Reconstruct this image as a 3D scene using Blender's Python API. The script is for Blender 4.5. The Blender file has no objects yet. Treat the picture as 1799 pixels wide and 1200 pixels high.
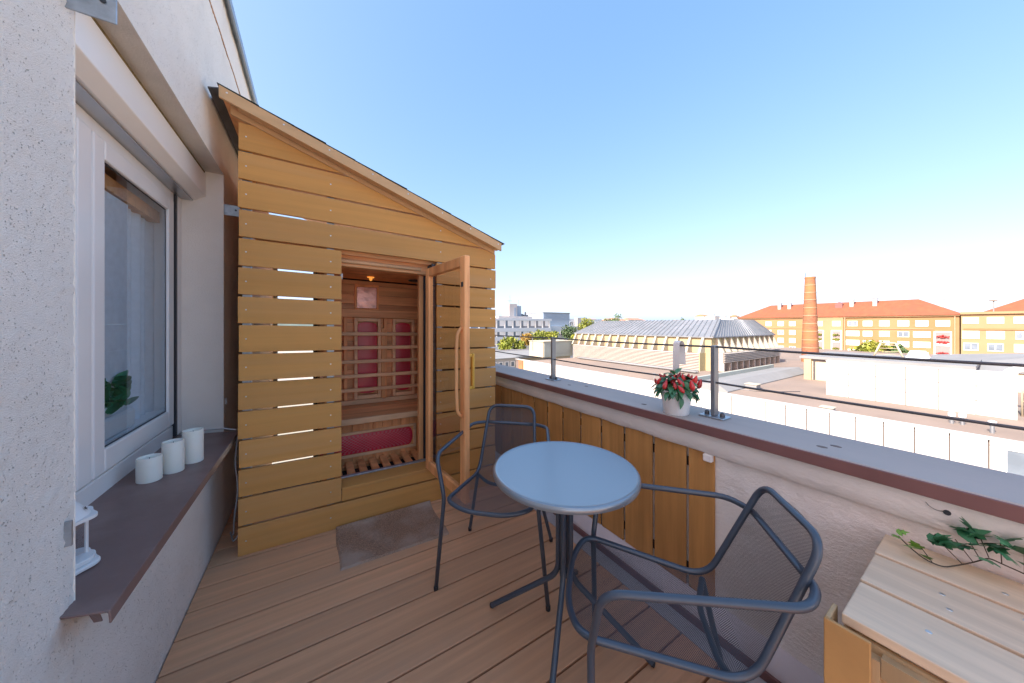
import bpy, bmesh, math, random
from mathutils import Vector, Matrix, noise
R = math.radians
rng = random.Random(7)
sc = bpy.context.scene
COL = sc.collection

# ------------------------------------------------------------------ camera, sky, sun, exposure
EYE = Vector((0.0, 0.0, 1.32))
cam_d = bpy.data.cameras.new('camera')
cam = bpy.data.objects.new('camera', cam_d)
COL.objects.link(cam)
cam_d.sensor_width = 36.0
cam_d.lens = 550.0 / 1799.0 * 36.0
cam_d.shift_y = -29.0 / 1799.0
cam_d.clip_start = 0.02
cam_d.clip_end = 9000
cam.location = EYE
YAW = math.atan2(0.5328, 0.8462)
cam.rotation_euler = (R(90), 0, -YAW)
sc.camera = cam

SUN_DIR = Vector((-0.95, -0.05, 0)).normalized()          # horizontal direction towards the sun
SUN_EL = R(37)
world = bpy.data.worlds.new('World')
sc.world = world
world.use_nodes = True
wn = world.node_tree.nodes
wl = world.node_tree.links
wn.clear()
sky = wn.new('ShaderNodeTexSky')
sky.sky_type = 'NISHITA'
sky.sun_disc = False
sky.sun_elevation = SUN_EL
sky.sun_rotation = math.atan2(SUN_DIR.x, SUN_DIR.y)
sky.altitude = 250
sky.air_density = 0.48
sky.dust_density = 2.6
sky.ozone_density = 2.0
bg = wn.new('ShaderNodeBackground')
bg.inputs['Strength'].default_value = 0.15
wo = wn.new('ShaderNodeOutputWorld')
# the same grade over the whole dome: it evens the range between zenith and horizon, channel by channel
sep_ = wn.new('ShaderNodeSeparateColor'); com_ = wn.new('ShaderNodeCombineColor')
wl.new(sky.outputs[0], sep_.inputs[0])
for ch_, (pw_, sc_) in enumerate(((0.82, 0.73), (0.58, 0.85), (0.42, 1.08))):
    p1 = wn.new('ShaderNodeMath'); p1.operation = 'POWER'; p1.inputs[1].default_value = pw_
    p2 = wn.new('ShaderNodeMath'); p2.operation = 'MULTIPLY'; p2.inputs[1].default_value = sc_
    wl.new(sep_.outputs[ch_], p1.inputs[0]); wl.new(p1.outputs[0], p2.inputs[0]); wl.new(p2.outputs[0], com_.inputs[ch_])
wl.new(com_.outputs[0], bg.inputs['Color'])
wl.new(bg.outputs[0], wo.inputs['Surface'])

sun_d = bpy.data.lights.new('sun', 'SUN')
sun_d.energy = 2.0
sun_d.angle = R(0.53)
sun_d.color = (1.0, 0.93, 0.82)
sun = bpy.data.objects.new('sun', sun_d)
COL.objects.link(sun)
sd = Vector((SUN_DIR.x * math.cos(SUN_EL), SUN_DIR.y * math.cos(SUN_EL), math.sin(SUN_EL)))
sun.rotation_euler = sd.to_track_quat('Z', 'Y').to_euler()
sun.location = (-20, 20, 30)

vs = sc.view_settings
vs.view_transform = 'Standard'
vs.look = 'None'
vs.gamma = 1.0
vs.use_curve_mapping = False
vs.exposure = 2.47
sc.render.engine = 'CYCLES'
cy = sc.cycles
cy.max_bounces = 12
cy.diffuse_bounces = 9
cy.glossy_bounces = 4
cy.transparent_max_bounces = 24
cy.sample_clamp_indirect = 20
cy.use_denoising = True

# ------------------------------------------------------------------ materials
def mat(name, col, rough=0.6, metal=0.0, var=0.12, scale=6.0, bump=0.0, bscale=60.0, stretch=(1, 1, 1),
        rnd=0.0, spec=0.5, col2=None, c2lo=0.45, c2hi=0.6, c2scale=2.0, bstretch=None, detail=5.0, pits=0.0,
        coat=0.0, sat=None, rvar=0.0):
    m = bpy.data.materials.new(name)
    m.use_nodes = True
    nt = m.node_tree
    n, l = nt.nodes, nt.links
    bs = n['Principled BSDF']
    tc = n.new('ShaderNodeTexCoord')
    oi = n.new('ShaderNodeObjectInfo')
    off = n.new('ShaderNodeVectorMath'); off.operation = 'SCALE'
    off.inputs[0].default_value = (37.0, 91.0, 53.0)
    l.new(oi.outputs['Random'], off.inputs['Scale'])
    add = n.new('ShaderNodeVectorMath'); add.operation = 'ADD'
    l.new(tc.outputs['Object'], add.inputs[0]); l.new(off.outputs[0], add.inputs[1])

    def tex(sc_, st, det=detail, rough_=0.55):
        mp = n.new('ShaderNodeMapping'); mp.inputs['Scale'].default_value = st
        l.new(add.outputs[0], mp.inputs['Vector'])
        t = n.new('ShaderNodeTexNoise'); t.inputs['Scale'].default_value = sc_
        t.inputs['Detail'].default_value = det; t.inputs['Roughness'].default_value = rough_
        l.new(mp.outputs[0], t.inputs['Vector'])
        return t
    t1 = tex(scale, stretch)
    ramp = n.new('ShaderNodeValToRGB')
    e = ramp.color_ramp.elements
    e[0].position = 0.3; e[1].position = 0.7
    lo = [max(0, c * (1 - var)) for c in col]; hi = [min(1, c * (1 + var)) for c in col]
    e[0].color = (*lo, 1); e[1].color = (*hi, 1)
    l.new(t1.outputs['Fac'], ramp.inputs['Fac'])
    out = ramp.outputs['Color']
    if col2 is not None:
        t2 = tex(c2scale, stretch, 6.0, 0.6)
        r2 = n.new('ShaderNodeMapRange'); r2.inputs[1].default_value = c2lo; r2.inputs[2].default_value = c2hi
        l.new(t2.outputs['Fac'], r2.inputs[0])
        mx = n.new('ShaderNodeMix'); mx.data_type = 'RGBA'
        l.new(r2.outputs[0], mx.inputs[0]); l.new(out, mx.inputs[6]); mx.inputs[7].default_value = (*col2, 1)
        out = mx.outputs[2]
    if rnd > 0:
        mr = n.new('ShaderNodeMapRange'); mr.inputs[3].default_value = 1 - rnd; mr.inputs[4].default_value = 1 + rnd
        l.new(oi.outputs['Random'], mr.inputs[0])
        vm = n.new('ShaderNodeVectorMath'); vm.operation = 'SCALE'
        l.new(out, vm.inputs[0]); l.new(mr.outputs[0], vm.inputs['Scale'])
        out = vm.outputs[0]
    hgt = None
    if pits > 0:
        vo = n.new('ShaderNodeTexVoronoi'); vo.inputs['Scale'].default_value = bscale * 0.45
        vo.inputs['Randomness'].default_value = 1.0
        nd = tex(bscale * 0.35, (1, 1, 1), 3.0)
        mm = n.new('ShaderNodeMath'); mm.operation = 'ADD'
        l.new(add.outputs[0], vo.inputs['Vector'])
        l.new(vo.outputs['Distance'], mm.inputs[0]); l.new(nd.outputs['Fac'], mm.inputs[1])
        pr = n.new('ShaderNodeMapRange'); pr.inputs[1].default_value = 0.52; pr.inputs[2].default_value = 0.68
        l.new(mm.outputs[0], pr.inputs[0])
        mx = n.new('ShaderNodeMix'); mx.data_type = 'RGBA'
        mi = n.new('ShaderNodeMath'); mi.operation = 'SUBTRACT'; mi.inputs[0].default_value = 1.0
        l.new(pr.outputs[0], mi.inputs[1])
        ms = n.new('ShaderNodeMath'); ms.operation = 'MULTIPLY'; ms.inputs[1].default_value = pits
        l.new(mi.outputs[0], ms.inputs[0])
        l.new(ms.outputs[0], mx.inputs[0]); l.new(out, mx.inputs[6]); mx.inputs[7].default_value = (0.22, 0.19, 0.16, 1)
        out = mx.outputs[2]
        hgt = pr.outputs[0]
    l.new(out, bs.inputs['Base Color'])
    bs.inputs['Roughness'].default_value = rough
    if rvar > 0:
        t4 = tex(scale * 1.7, stretch)
        rr = n.new('ShaderNodeMapRange'); rr.inputs[3].default_value = max(0.02, rough - rvar); rr.inputs[4].default_value = min(1, rough + rvar)
        l.new(t4.outputs['Fac'], rr.inputs[0]); l.new(rr.outputs[0], bs.inputs['Roughness'])
    bs.inputs['Metallic'].default_value = metal
    bs.inputs['Specular IOR Level'].default_value = spec
    bs.inputs['Coat Weight'].default_value = coat
    bs.inputs['Coat Roughness'].default_value = 0.2
    if bump > 0:
        t3 = tex(bscale, bstretch or stretch, 6.0, 0.65)
        b = n.new('ShaderNodeBump'); b.inputs['Strength'].default_value = 1.0; b.inputs['Distance'].default_value = bump
        src = t3.outputs['Fac']
        if hgt is not None:
            ad = n.new('ShaderNodeMath'); ad.operation = 'ADD'
            l.new(src, ad.inputs[0]); l.new(hgt, ad.inputs[1]); src = ad.outputs[0]
        l.new(src, b.inputs['Height']); l.new(b.outputs[0], bs.inputs['Normal'])
    return m

def glass_mat(name, tint=(1, 1, 1), base=0.06, dark=0.0, rough=0.02):
    m = bpy.data.materials.new(name); m.use_nodes = True
    n, l = m.node_tree.nodes, m.node_tree.links
    n.clear()
    o = n.new('ShaderNodeOutputMaterial')
    tr = n.new('ShaderNodeBsdfTransparent'); tr.inputs[0].default_value = (*tint, 1)
    gl = n.new('ShaderNodeBsdfGlossy'); gl.inputs['Roughness'].default_value = rough
    gl.inputs['Color'].default_value = (0.95, 0.97, 1, 1)
    fr = n.new('ShaderNodeFresnel'); fr.inputs['IOR'].default_value = 1.5
    mr = n.new('ShaderNodeMath'); mr.operation = 'ADD'; mr.inputs[1].default_value = base; mr.use_clamp = True
    mx = n.new('ShaderNodeMixShader')
    ge = n.new('ShaderNodeNewGeometry'); iv_ = n.new('ShaderNodeMath'); iv_.operation = 'SUBTRACT'; iv_.inputs[0].default_value = 1.0
    ml = n.new('ShaderNodeMath'); ml.operation = 'MULTIPLY'
    l.new(ge.outputs['Backfacing'], iv_.inputs[1]); l.new(mr.outputs[0], ml.inputs[0]); l.new(iv_.outputs[0], ml.inputs[1])
    l.new(fr.outputs[0], mr.inputs[0]); l.new(ml.outputs[0], mx.inputs[0])
    l.new(tr.outputs[0], mx.inputs[1]); l.new(gl.outputs[0], mx.inputs[2]); l.new(mx.outputs[0], o.inputs[0])
    return m

def mesh_fabric():
    m = bpy.data.materials.new('perforated_mesh'); m.use_nodes = True
    n, l = m.node_tree.nodes, m.node_tree.links
    bs = n['Principled BSDF']
    bs.inputs['Base Color'].default_value = (0.045, 0.055, 0.07, 1); bs.inputs['Roughness'].default_value = 0.45
    bs.inputs['Specular IOR Level'].default_value = 0.4
    uv = n.new('ShaderNodeUVMap'); uv.uv_map = 'UVMap'
    sep = n.new('ShaderNodeSeparateXYZ'); l.new(uv.outputs[0], sep.inputs[0])
    # expanded-metal lattice: diamonds 5.6 mm wide, 3.6 mm high, drawn from metric uvs
    def mth(op, a, b=None):
        k = n.new('ShaderNodeMath'); k.operation = op
        for i, v in enumerate((a, b)):
            if v is None: continue
            if isinstance(v, (int, float)): k.inputs[i].default_value = v
            else: l.new(v, k.inputs[i])
        return k.outputs[0]
    a = mth('MULTIPLY', sep.outputs[0], 1 / 0.0062)
    b = mth('MULTIPLY', sep.outputs[1], 1 / 0.0042)
    d1 = mth('ABSOLUTE', mth('SUBTRACT', mth('FRACT', mth('ADD', a, b)), 0.5))
    d2 = mth('ABSOLUTE', mth('SUBTRACT', mth('FRACT', mth('SUBTRACT', a, b)), 0.5))
    mn = mth('MAXIMUM', d1, d2)
    alpha = mth('GREATER_THAN', mn, 0.335)
    l.new(alpha, bs.inputs['Alpha'])
    return m

M = {}
M['stain'] = mat('old_anchor_stain', (0.16, 0.14, 0.13), 0.9, var=0.3, scale=60)
M['stucco'] = mat('rough_cast_plaster', (0.90, 0.865, 0.81), 0.9, var=0.04, scale=3, bump=0.004, bscale=330, pits=0.32, col2=(0.80, 0.755, 0.70), c2lo=0.52, c2hi=0.75, c2scale=1.4)
M['stucco_smooth'] = mat('smooth_reveal_plaster', (0.89, 0.86, 0.81), 0.9, var=0.04, scale=4, bump=0.0022, bscale=160)
M['soffit'] = mat('greyer_soffit_plaster', (0.62, 0.60, 0.57), 0.9, var=0.12, scale=6, bump=0.002, bscale=150)  # window head plaster, greyer than the reveals
M['parapet'] = mat('troweled_parapet_plaster', (0.90, 0.87, 0.84), 0.88, var=0.04, scale=3, bump=0.007, bscale=70, bstretch=(1, 0.75, 1.1), col2=(0.82, 0.78, 0.74), c2lo=0.5, c2hi=0.75, c2scale=2.2)
M['beam'] = mat('painted_beam_plaster', (0.86, 0.83, 0.805), 0.85, var=0.05, scale=4, bump=0.005, bscale=70, bstretch=(1, 0.5, 1))
M['clad'] = mat('ochre_composite_board', (0.64, 0.32, 0.095), 0.62, spec=0.25, var=0.07, scale=5, bump=0.0009, bscale=110, stretch=(0.18, 1, 6), rnd=0.09, col2=(0.61, 0.33, 0.13), c2lo=0.45, c2hi=0.7, c2scale=1.3)
M['deck'] = mat('tan_composite_deck', (0.70, 0.385, 0.215), 0.55, spec=0.3, var=0.13, scale=6, bump=0.0013, bscale=110, stretch=(0.2, 6, 1), rnd=0.08, col2=(0.60, 0.35, 0.21), c2lo=0.45, c2hi=0.7, c2scale=1.6, rvar=0.08)
M['fascia'] = mat('tan_fascia_board', (0.62, 0.38, 0.19), 0.6, var=0.08, scale=4, bump=0.0006, bscale=120, stretch=(0.3, 1, 4))
M['slat'] = mat('stained_fence_board', (0.50, 0.255, 0.085), 0.6, spec=0.3, var=0.2, scale=5, bump=0.001, bscale=90, stretch=(4, 4, 0.3), rnd=0.14, col2=(0.42, 0.21, 0.07), c2lo=0.5, c2hi=0.8, c2scale=3)
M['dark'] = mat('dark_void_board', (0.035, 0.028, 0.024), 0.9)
M['underdeck'] = mat('black_underdeck', (0.02, 0.018, 0.016), 0.9)
M['metal'] = mat('anthracite_powder_coat', (0.048, 0.068, 0.098), 0.34, var=0.05, scale=20, spec=0.65, bump=0.0001, bscale=600, coat=0.25)
M['tabletop'] = mat('grey_blue_powder_coat_top', (0.30, 0.335, 0.37), 0.28, metal=0.5, var=0.0, scale=8, spec=0.8, coat=0.5)
M['mesh'] = mesh_fabric()
M['foot'] = mat('black_plastic_foot', (0.015, 0.015, 0.017), 0.5)
M['pvc'] = mat('white_window_plastic', (0.88, 0.88, 0.88), 0.28, var=0.02, scale=3)
M['box'] = mat('white_shutter_aluminium', (0.88, 0.875, 0.865), 0.35, var=0.02, scale=2)
M['chrome'] = mat('brushed_grey_aluminium', (0.45, 0.48, 0.53), 0.3, metal=0.8, var=0.05)
M['gasket'] = mat('dark_gasket_rubber', (0.03, 0.035, 0.045), 0.5)
M['galv'] = mat('galvanised_steel', (0.42, 0.46, 0.50), 0.42, metal=0.85, var=0.2, scale=30, bump=0.0002, bscale=200)
M['rail'] = mat('grey_steel_post', (0.24, 0.25, 0.27), 0.4, metal=0.6, var=0.1, scale=10)
M['cable'] = mat('dark_steel_cable', (0.09, 0.09, 0.10), 0.4, metal=0.5)
M['sill'] = mat('brown_sill_metal', (0.20, 0.125, 0.115), 0.4, var=0.12, scale=5, bump=0.0003, bscale=60, col2=(0.27, 0.19, 0.175), c2lo=0.5, c2hi=0.75, c2scale=4, rvar=0.08)
M['edge'] = mat('oxblood_flashing', (0.19, 0.09, 0.085), 0.4, var=0.12, scale=5, col2=(0.19, 0.09, 0.085), c2lo=0.5, c2hi=0.7, c2scale=3)
M['ledge'] = mat('weathered_grey_coping', (0.43, 0.39, 0.36), 0.7, var=0.09, scale=6, bump=0.0008, bscale=60, stretch=(1, 0.35, 1), col2=(0.35, 0.32, 0.30), c2lo=0.45, c2hi=0.7, c2scale=3)
M['membrane'] = mat('grey_roof_membrane', (0.45, 0.43, 0.44), 0.8, var=0.1, scale=6, bump=0.001, bscale=60)
M['upstand'] = mat('pale_membrane_upstand', (0.62, 0.56, 0.58), 0.7, var=0.08, scale=6, bump=0.001, bscale=60)
M['wax'] = mat('cream_wax', (0.80, 0.79, 0.72), 0.45, var=0.03, scale=12)
for nm in ('wax',):
    b_ = M[nm].node_tree.nodes['Principled BSDF']
    b_.inputs['Subsurface Weight'].default_value = 0.3; b_.inputs['Subsurface Radius'].default_value = (0.02, 0.015, 0.01); b_.inputs['Subsurface Scale'].default_value = 0.5
M['white_paint'] = mat('white_enamel', (0.80, 0.81, 0.82), 0.35, var=0.02)
M['pot'] = mat('white_glazed_pot', (0.80, 0.79, 0.78), 0.3, var=0.02)
M['soil'] = mat('dark_potting_soil', (0.05, 0.03, 0.02), 0.95, var=0.4, scale=60, bump=0.004, bscale=120)
M['leaf'] = mat('glossy_pepper_leaf', (0.045, 0.16, 0.07), 0.35, var=0.3, scale=9, rnd=0.4, spec=0.6)
M['leaf2'] = mat('ivy_leaf', (0.05, 0.22, 0.10), 0.4, var=0.3, scale=9, rnd=0.35)
M['leaf3'] = mat('young_ivy_leaf', (0.14, 0.30, 0.04), 0.45, var=0.2, scale=9, rnd=0.2)
M['stem'] = mat('green_plant_stem', (0.06, 0.10, 0.03), 0.6)
M['vine'] = mat('brown_vine_stem', (0.06, 0.045, 0.03), 0.6)
M['pepper'] = mat('red_pepper_skin', (0.60, 0.03, 0.03), 0.22, var=0.2, scale=6, rnd=0.25, coat=0.4)
M['bench'] = mat('pale_greyed_bench_wood', (0.76, 0.585, 0.41), 0.6, var=0.14, scale=5, bump=0.0007, bscale=90, stretch=(7, 0.5, 4), rnd=0.08, col2=(0.66, 0.49, 0.33), c2lo=0.45, c2hi=0.7, c2scale=1.8)
M['benchside'] = mat('oiled_bench_panel', (0.50, 0.34, 0.18), 0.6, var=0.16, scale=5, bump=0.0006, bscale=80, stretch=(3, 3, 0.5), rnd=0.12)
M['sleg'] = mat('orange_brown_panel', (0.54, 0.30, 0.11), 0.6, var=0.12, scale=6, bump=0.0005, bscale=80)
M['mat'] = mat('coir_door_mat', (0.36, 0.22, 0.145), 0.95, var=0.5, scale=150, bump=0.006, bscale=220, col2=(0.46, 0.335, 0.26), c2lo=0.42, c2hi=0.62, c2scale=4, detail=3)
M['cedar'] = mat('red_cedar', (0.82, 0.39, 0.16), 0.5, var=0.2, scale=5, bump=0.0006, bscale=70, stretch=(3, 3, 0.35), rnd=0.15, col2=(0.58, 0.23, 0.08), c2lo=0.5, c2hi=0.68, c2scale=2.2)
M['cedarh'] = mat('red_cedar_horizontal', (0.84, 0.44, 0.20), 0.5, var=0.2, scale=5, bump=0.0006, bscale=70, stretch=(0.35, 3, 5), rnd=0.2, col2=(0.60, 0.26, 0.11), c2lo=0.5, c2hi=0.68, c2scale=2.0)
M['cedarl'] = mat('pale_cedar_lath', (0.85, 0.53, 0.30), 0.5, var=0.2, scale=6, bump=0.0005, bscale=70, stretch=(0.5, 3, 3), rnd=0.15)
M['heater'] = mat('crimson_heater_grille', (0.62, 0.02, 0.05), 0.4, var=0.15, scale=12, coat=0.3)
M['yellow'] = mat('yellow_oiled_pine', (0.66, 0.36, 0.05), 0.4, var=0.12, scale=4, stretch=(3, 3, 0.4), bump=0.0003, bscale=60)
M['lamp'] = mat('amber_lamp_disc', (0.7, 0.3, 0.05), 0.4)
M['lamp'].node_tree.nodes['Principled BSDF'].inputs['Emission Color'].default_value = (1.0, 0.42, 0.08, 1)
M['lamp'].node_tree.nodes['Principled BSDF'].inputs['Emission Strength'].default_value = 0.14
M['foil'] = mat('copper_glossy_panel', (0.55, 0.26, 0.20), 0.18, metal=0.6, var=0.5, scale=9, bump=0.004, bscale=14)
M['shingle'] = mat('dark_bitumen_shingle', (0.045, 0.055, 0.055), 0.9, var=0.3, scale=60, bump=0.002, bscale=300)
M['flash'] = mat('dark_lead_flashing', (0.12, 0.13, 0.15), 0.5, metal=0.4, var=0.3, scale=10)
M['coping'] = mat('grey_coping_metal', (0.36, 0.41, 0.47), 0.4, metal=0.6, var=0.1)
M['crack'] = mat('rusty_joint_sealant', (0.42, 0.24, 0.13), 0.9, var=0.3, scale=40)
M['wire'] = mat('grey_cable_sheath', (0.42, 0.44, 0.47), 0.5)
M['curtain'] = mat('grey_curtain_cloth', (0.72, 0.74, 0.77), 0.9, var=0.06, scale=30, bump=0.0006, bscale=400)
M['room'] = mat('room_wall_paint', (0.75, 0.75, 0.76), 0.9)
M['steel_screw'] = mat('bright_screw_steel', (0.75, 0.75, 0.74), 0.3, metal=0.9)
M['glass'] = glass_mat('window_glass', (0.92, 0.96, 0.99), 0.03)
M['doorglass'] = glass_mat('tinted_door_glass', (0.88, 0.84, 0.80), 0.02)
# far things
M['tile'] = mat('white_facade_panel', (0.50, 0.485, 0.47), 0.5, var=0.05, scale=0.6, rnd=0.02)
M['joint'] = mat('panel_joint', (0.14, 0.11, 0.10), 0.8)
M['gravel_roof'] = mat('brown_roof_felt', (0.24, 0.19, 0.16), 0.9, var=0.12, scale=0.25, bump=0.01, bscale=6, col2=(0.29, 0.22, 0.17), c2lo=0.5, c2hi=0.7, c2scale=0.12)
M['felt_gray'] = mat('grey_roof_felt', (0.22, 0.23, 0.24), 0.85, var=0.1, scale=0.4)
M['seam_roof'] = mat('grey_zinc_roof', (0.19, 0.21, 0.235), 0.5, metal=0.2, var=0.1, scale=0.3, col2=(0.23, 0.25, 0.28), c2scale=0.5)
M['cream'] = mat('cream_concrete', (0.38, 0.33, 0.19), 0.8, var=0.1, scale=0.7)
M['creamw'] = mat('pale_cream_render', (0.45, 0.39, 0.29), 0.8, var=0.06, scale=0.6)
M['fin'] = mat('pale_concrete_fin', (0.42, 0.39, 0.31), 0.8, var=0.08, scale=1.0)
M['louver'] = mat('pale_grey_louver', (0.40, 0.37, 0.34), 0.6, var=0.04, scale=0.6)
M['greenpanel_shade'] = mat('grey_green_sheet_and_shade', (0.36, 0.40, 0.37), 0.7, var=0.06, scale=0.5)  # sheet on the roof upstand; painted shade on the stair block side
M['brick'] = mat('orange_chimney_brick', (0.27, 0.11, 0.06), 0.85, var=0.3, scale=2.2, stretch=(1, 1, 4), col2=(0.31, 0.15, 0.06), c2lo=0.4, c2hi=0.65, c2scale=0.25, bump=0.02, bscale=6)
M['band'] = mat('rusty_iron_band', (0.42, 0.28, 0.18), 0.6)
M['ochre'] = mat('ochre_facade_render', (0.28, 0.165, 0.075), 0.85, var=0.08, scale=0.15, col2=(0.31, 0.19, 0.095), c2scale=0.08)
M['ochre2'] = mat('pale_ochre_trim', (0.31, 0.21, 0.115), 0.85, var=0.05, scale=0.3)
M['redtile'] = mat('orange_red_roof_tile', (0.27, 0.08, 0.038), 0.8, var=0.14, scale=0.9, stretch=(1, 1, 1), bump=0.03, bscale=4, col2=(0.25, 0.075, 0.04), c2scale=0.3)
M['whitefar'] = mat('white_far_render', (0.45, 0.43, 0.42), 0.7, var=0.04, scale=0.3)
M['bluewhite'] = mat('shade_blue_office_panel', (0.52, 0.57, 0.62), 0.6, var=0.05, scale=0.2)  # white panels; the blue tint stands for the shade on them
M['bluegrey'] = mat('blue_grey_office_wall', (0.27, 0.34, 0.42), 0.6, var=0.05, scale=0.2)
M['winfar'] = mat('far_window_glass', (0.16, 0.20, 0.25), 0.15, var=0.25, scale=0.5, spec=0.8)
M['blind'] = mat('white_window_blind', (0.80, 0.80, 0.78), 0.6, var=0.03, scale=1)
M['recess_shade'] = mat('brown_recess_shade', (0.26, 0.20, 0.20), 0.6)  # dark brown standing for shade behind louvres and in loggias
M['flowers'] = mat('red_balcony_flowers', (0.45, 0.05, 0.05), 0.7, var=0.4, scale=4)
M['ground'] = mat('city_ground', (0.42, 0.39, 0.34), 0.95, var=0.2, scale=0.02, col2=(0.30, 0.29, 0.22), c2scale=0.01)
M['hill'] = mat('far_wooded_hill', (0.10, 0.14, 0.12), 0.95, var=0.3, scale=0.03)
M['pinkroof'] = mat('faded_far_roof', (0.40, 0.24, 0.18), 0.8, var=0.1, scale=0.3)
M['tree'] = mat('tree_leaves', (0.17, 0.21, 0.025), 0.6, var=0.5, scale=0.6, rnd=0.2, col2=(0.26, 0.27, 0.035), c2lo=0.45, c2hi=0.65, c2scale=0.35)
M['treedark'] = mat('dark_tree_leaves', (0.07, 0.12, 0.045), 0.6, var=0.5, scale=0.6, rnd=0.2)
M['treeorange'] = mat('turning_tree_leaves', (0.34, 0.22, 0.04), 0.6, var=0.5, scale=0.6, rnd=0.1)
M['bark'] = mat('grey_brown_bark', (0.10, 0.08, 0.06), 0.9)
M['skylight'] = mat('pale_skylight_acrylic', (0.55, 0.65, 0.72), 0.2, var=0.05, scale=0.5)

# ------------------------------------------------------------------ mesh helpers
SLOPE = 0.0184          # the deck and the shed fall gently towards the parapet
def dz(x): return -SLOPE * x

class MB:
    def __init__(s): s.v = []; s.f = []; s.uv = None
    def add(s, vs_, fs):
        o = len(s.v); s.v += [tuple(v) for v in vs_]; s.f += [tuple(i + o for i in f) for f in fs]; return s
    def box(s, x0, x1, y0, y1, z0, z1, sl=False):
        vs_ = [(x, y, z + (dz(x) if sl else 0)) for z in (z0, z1) for y in (y0, y1) for x in (x0, x1)]
        return s.add(vs_, [(0, 2, 3, 1), (4, 5, 7, 6), (0, 1, 5, 4), (2, 6, 7, 3), (0, 4, 6, 2), (1, 3, 7, 5)])
    def obox(s, c, ax, ay, az, hx, hy, hz):
        c = Vector(c); ax = Vector(ax).normalized(); ay = Vector(ay).normalized(); az = Vector(az).normalized()
        vs_ = [c + ax * hx * i + ay * hy * j + az * hz * k for k in (-1, 1) for j in (-1, 1) for i in (-1, 1)]
        return s.add(vs_, [(0, 2, 3, 1), (4, 5, 7, 6), (0, 1, 5, 4), (2, 6, 7, 3), (0, 4, 6, 2), (1, 3, 7, 5)])
    def prism(s, poly, axis, a0, a1):
        # poly in the two other axes, in order; axis 'x','y','z'
        def P(p, a):
            return {'x': (a, p[0], p[1]), 'y': (p[0], a, p[1]), 'z': (p[0], p[1], a)}[axis]
        n = len(poly)
        vs_ = [P(p, a0) for p in poly] + [P(p, a1) for p in poly]
        fs = [tuple(range(n))[::-1], tuple(range(n, 2 * n))] + [(i, (i + 1) % n, n + (i + 1) % n, n + i) for i in range(n)]
        return s.add(vs_, fs)
    def tube(s, pts, r, seg=12, closed=False, cap=True):
        pts = [Vector(p) for p in pts]; n = len(pts)
        tang = []
        for i in range(n):
            a = pts[i - 1] if (i > 0 or closed) else pts[i]; b = pts[(i + 1) % n] if (i < n - 1 or closed) else pts[i]
            tang.append((b - a).normalized())
        t0 = tang[0]; up = Vector((0, 0, 1)) if abs(t0.z) < 0.9 else Vector((1, 0, 0))
        nrm = t0.cross(up).normalized(); frames = []
        for i in range(n):
            t = tang[i]; nrm = (nrm - t * nrm.dot(t)).normalized(); frames.append((nrm.copy(), t.cross(nrm)))
        o = len(s.v)
        tw = 0
        if closed:
            # spread the closing twist
            nn = (frames[-1][0] - t0 * frames[-1][0].dot(t0)).normalized()
            ang = math.atan2(nn.cross(frames[0][0]).dot(t0), nn.dot(frames[0][0])); tw = ang
        for i in range(n):
            rr = r[i] if isinstance(r, (list, tuple)) else r
            n0, b0 = frames[i]; d = tw * i / n
            for k in range(seg):
                a = 2 * math.pi * k / seg + d
                s.v.append(tuple(pts[i] + (n0 * math.cos(a) + b0 * math.sin(a)) * rr))
        m = n if closed else n - 1
        for i in range(m):
            j = (i + 1) % n
            for k in range(seg):
                k2 = (k + 1) % seg
                s.f.append((o + i * seg + k, o + i * seg + k2, o + j * seg + k2, o + j * seg + k))
        if cap and not closed:
            s.f.append(tuple(o + k for k in range(seg))[::-1]); s.f.append(tuple(o + (n - 1) * seg + k for k in range(seg)))
        return s
    def lathe(s, prof, c=(0, 0, 0), seg=32, sq=1.0, cap0=True, cap1=True):
        o = len(s.v)
        for r, z in prof:
            for k in range(seg):
                a = 2 * math.pi * k / seg; s.v.append((c[0] + r * math.cos(a), c[1] + r * math.sin(a) * sq, c[2] + z))
        for i in range(len(prof) - 1):
            for k in range(seg):
                k2 = (k + 1) % seg
                s.f.append((o + i * seg + k, o + i * seg + k2, o + (i + 1) * seg + k2, o + (i + 1) * seg + k))
        if cap0: s.f.append(tuple(o + k for k in range(seg))[::-1])
        if cap1: s.f.append(tuple(o + (len(prof) - 1) * seg + k for k in range(seg)))
        return s
    def grid(s, rows, uvs=None):
        o = len(s.v); h = len(rows); w = len(rows[0])
        for r_ in rows: s.v += [tuple(p) for p in r_]
        for i in range(h - 1):
            for j in range(w - 1):
                s.f.append((o + i * w + j, o + i * w + j + 1, o + (i + 1) * w + j + 1, o + (i + 1) * w + j))
        if uvs: s.uv = [u for r_ in uvs for u in r_]
        return s

def base_of(p):
    v = Vector((0, 0, 0))
    while p is not None:
        v += p.location; p = p.parent
    return v

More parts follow.
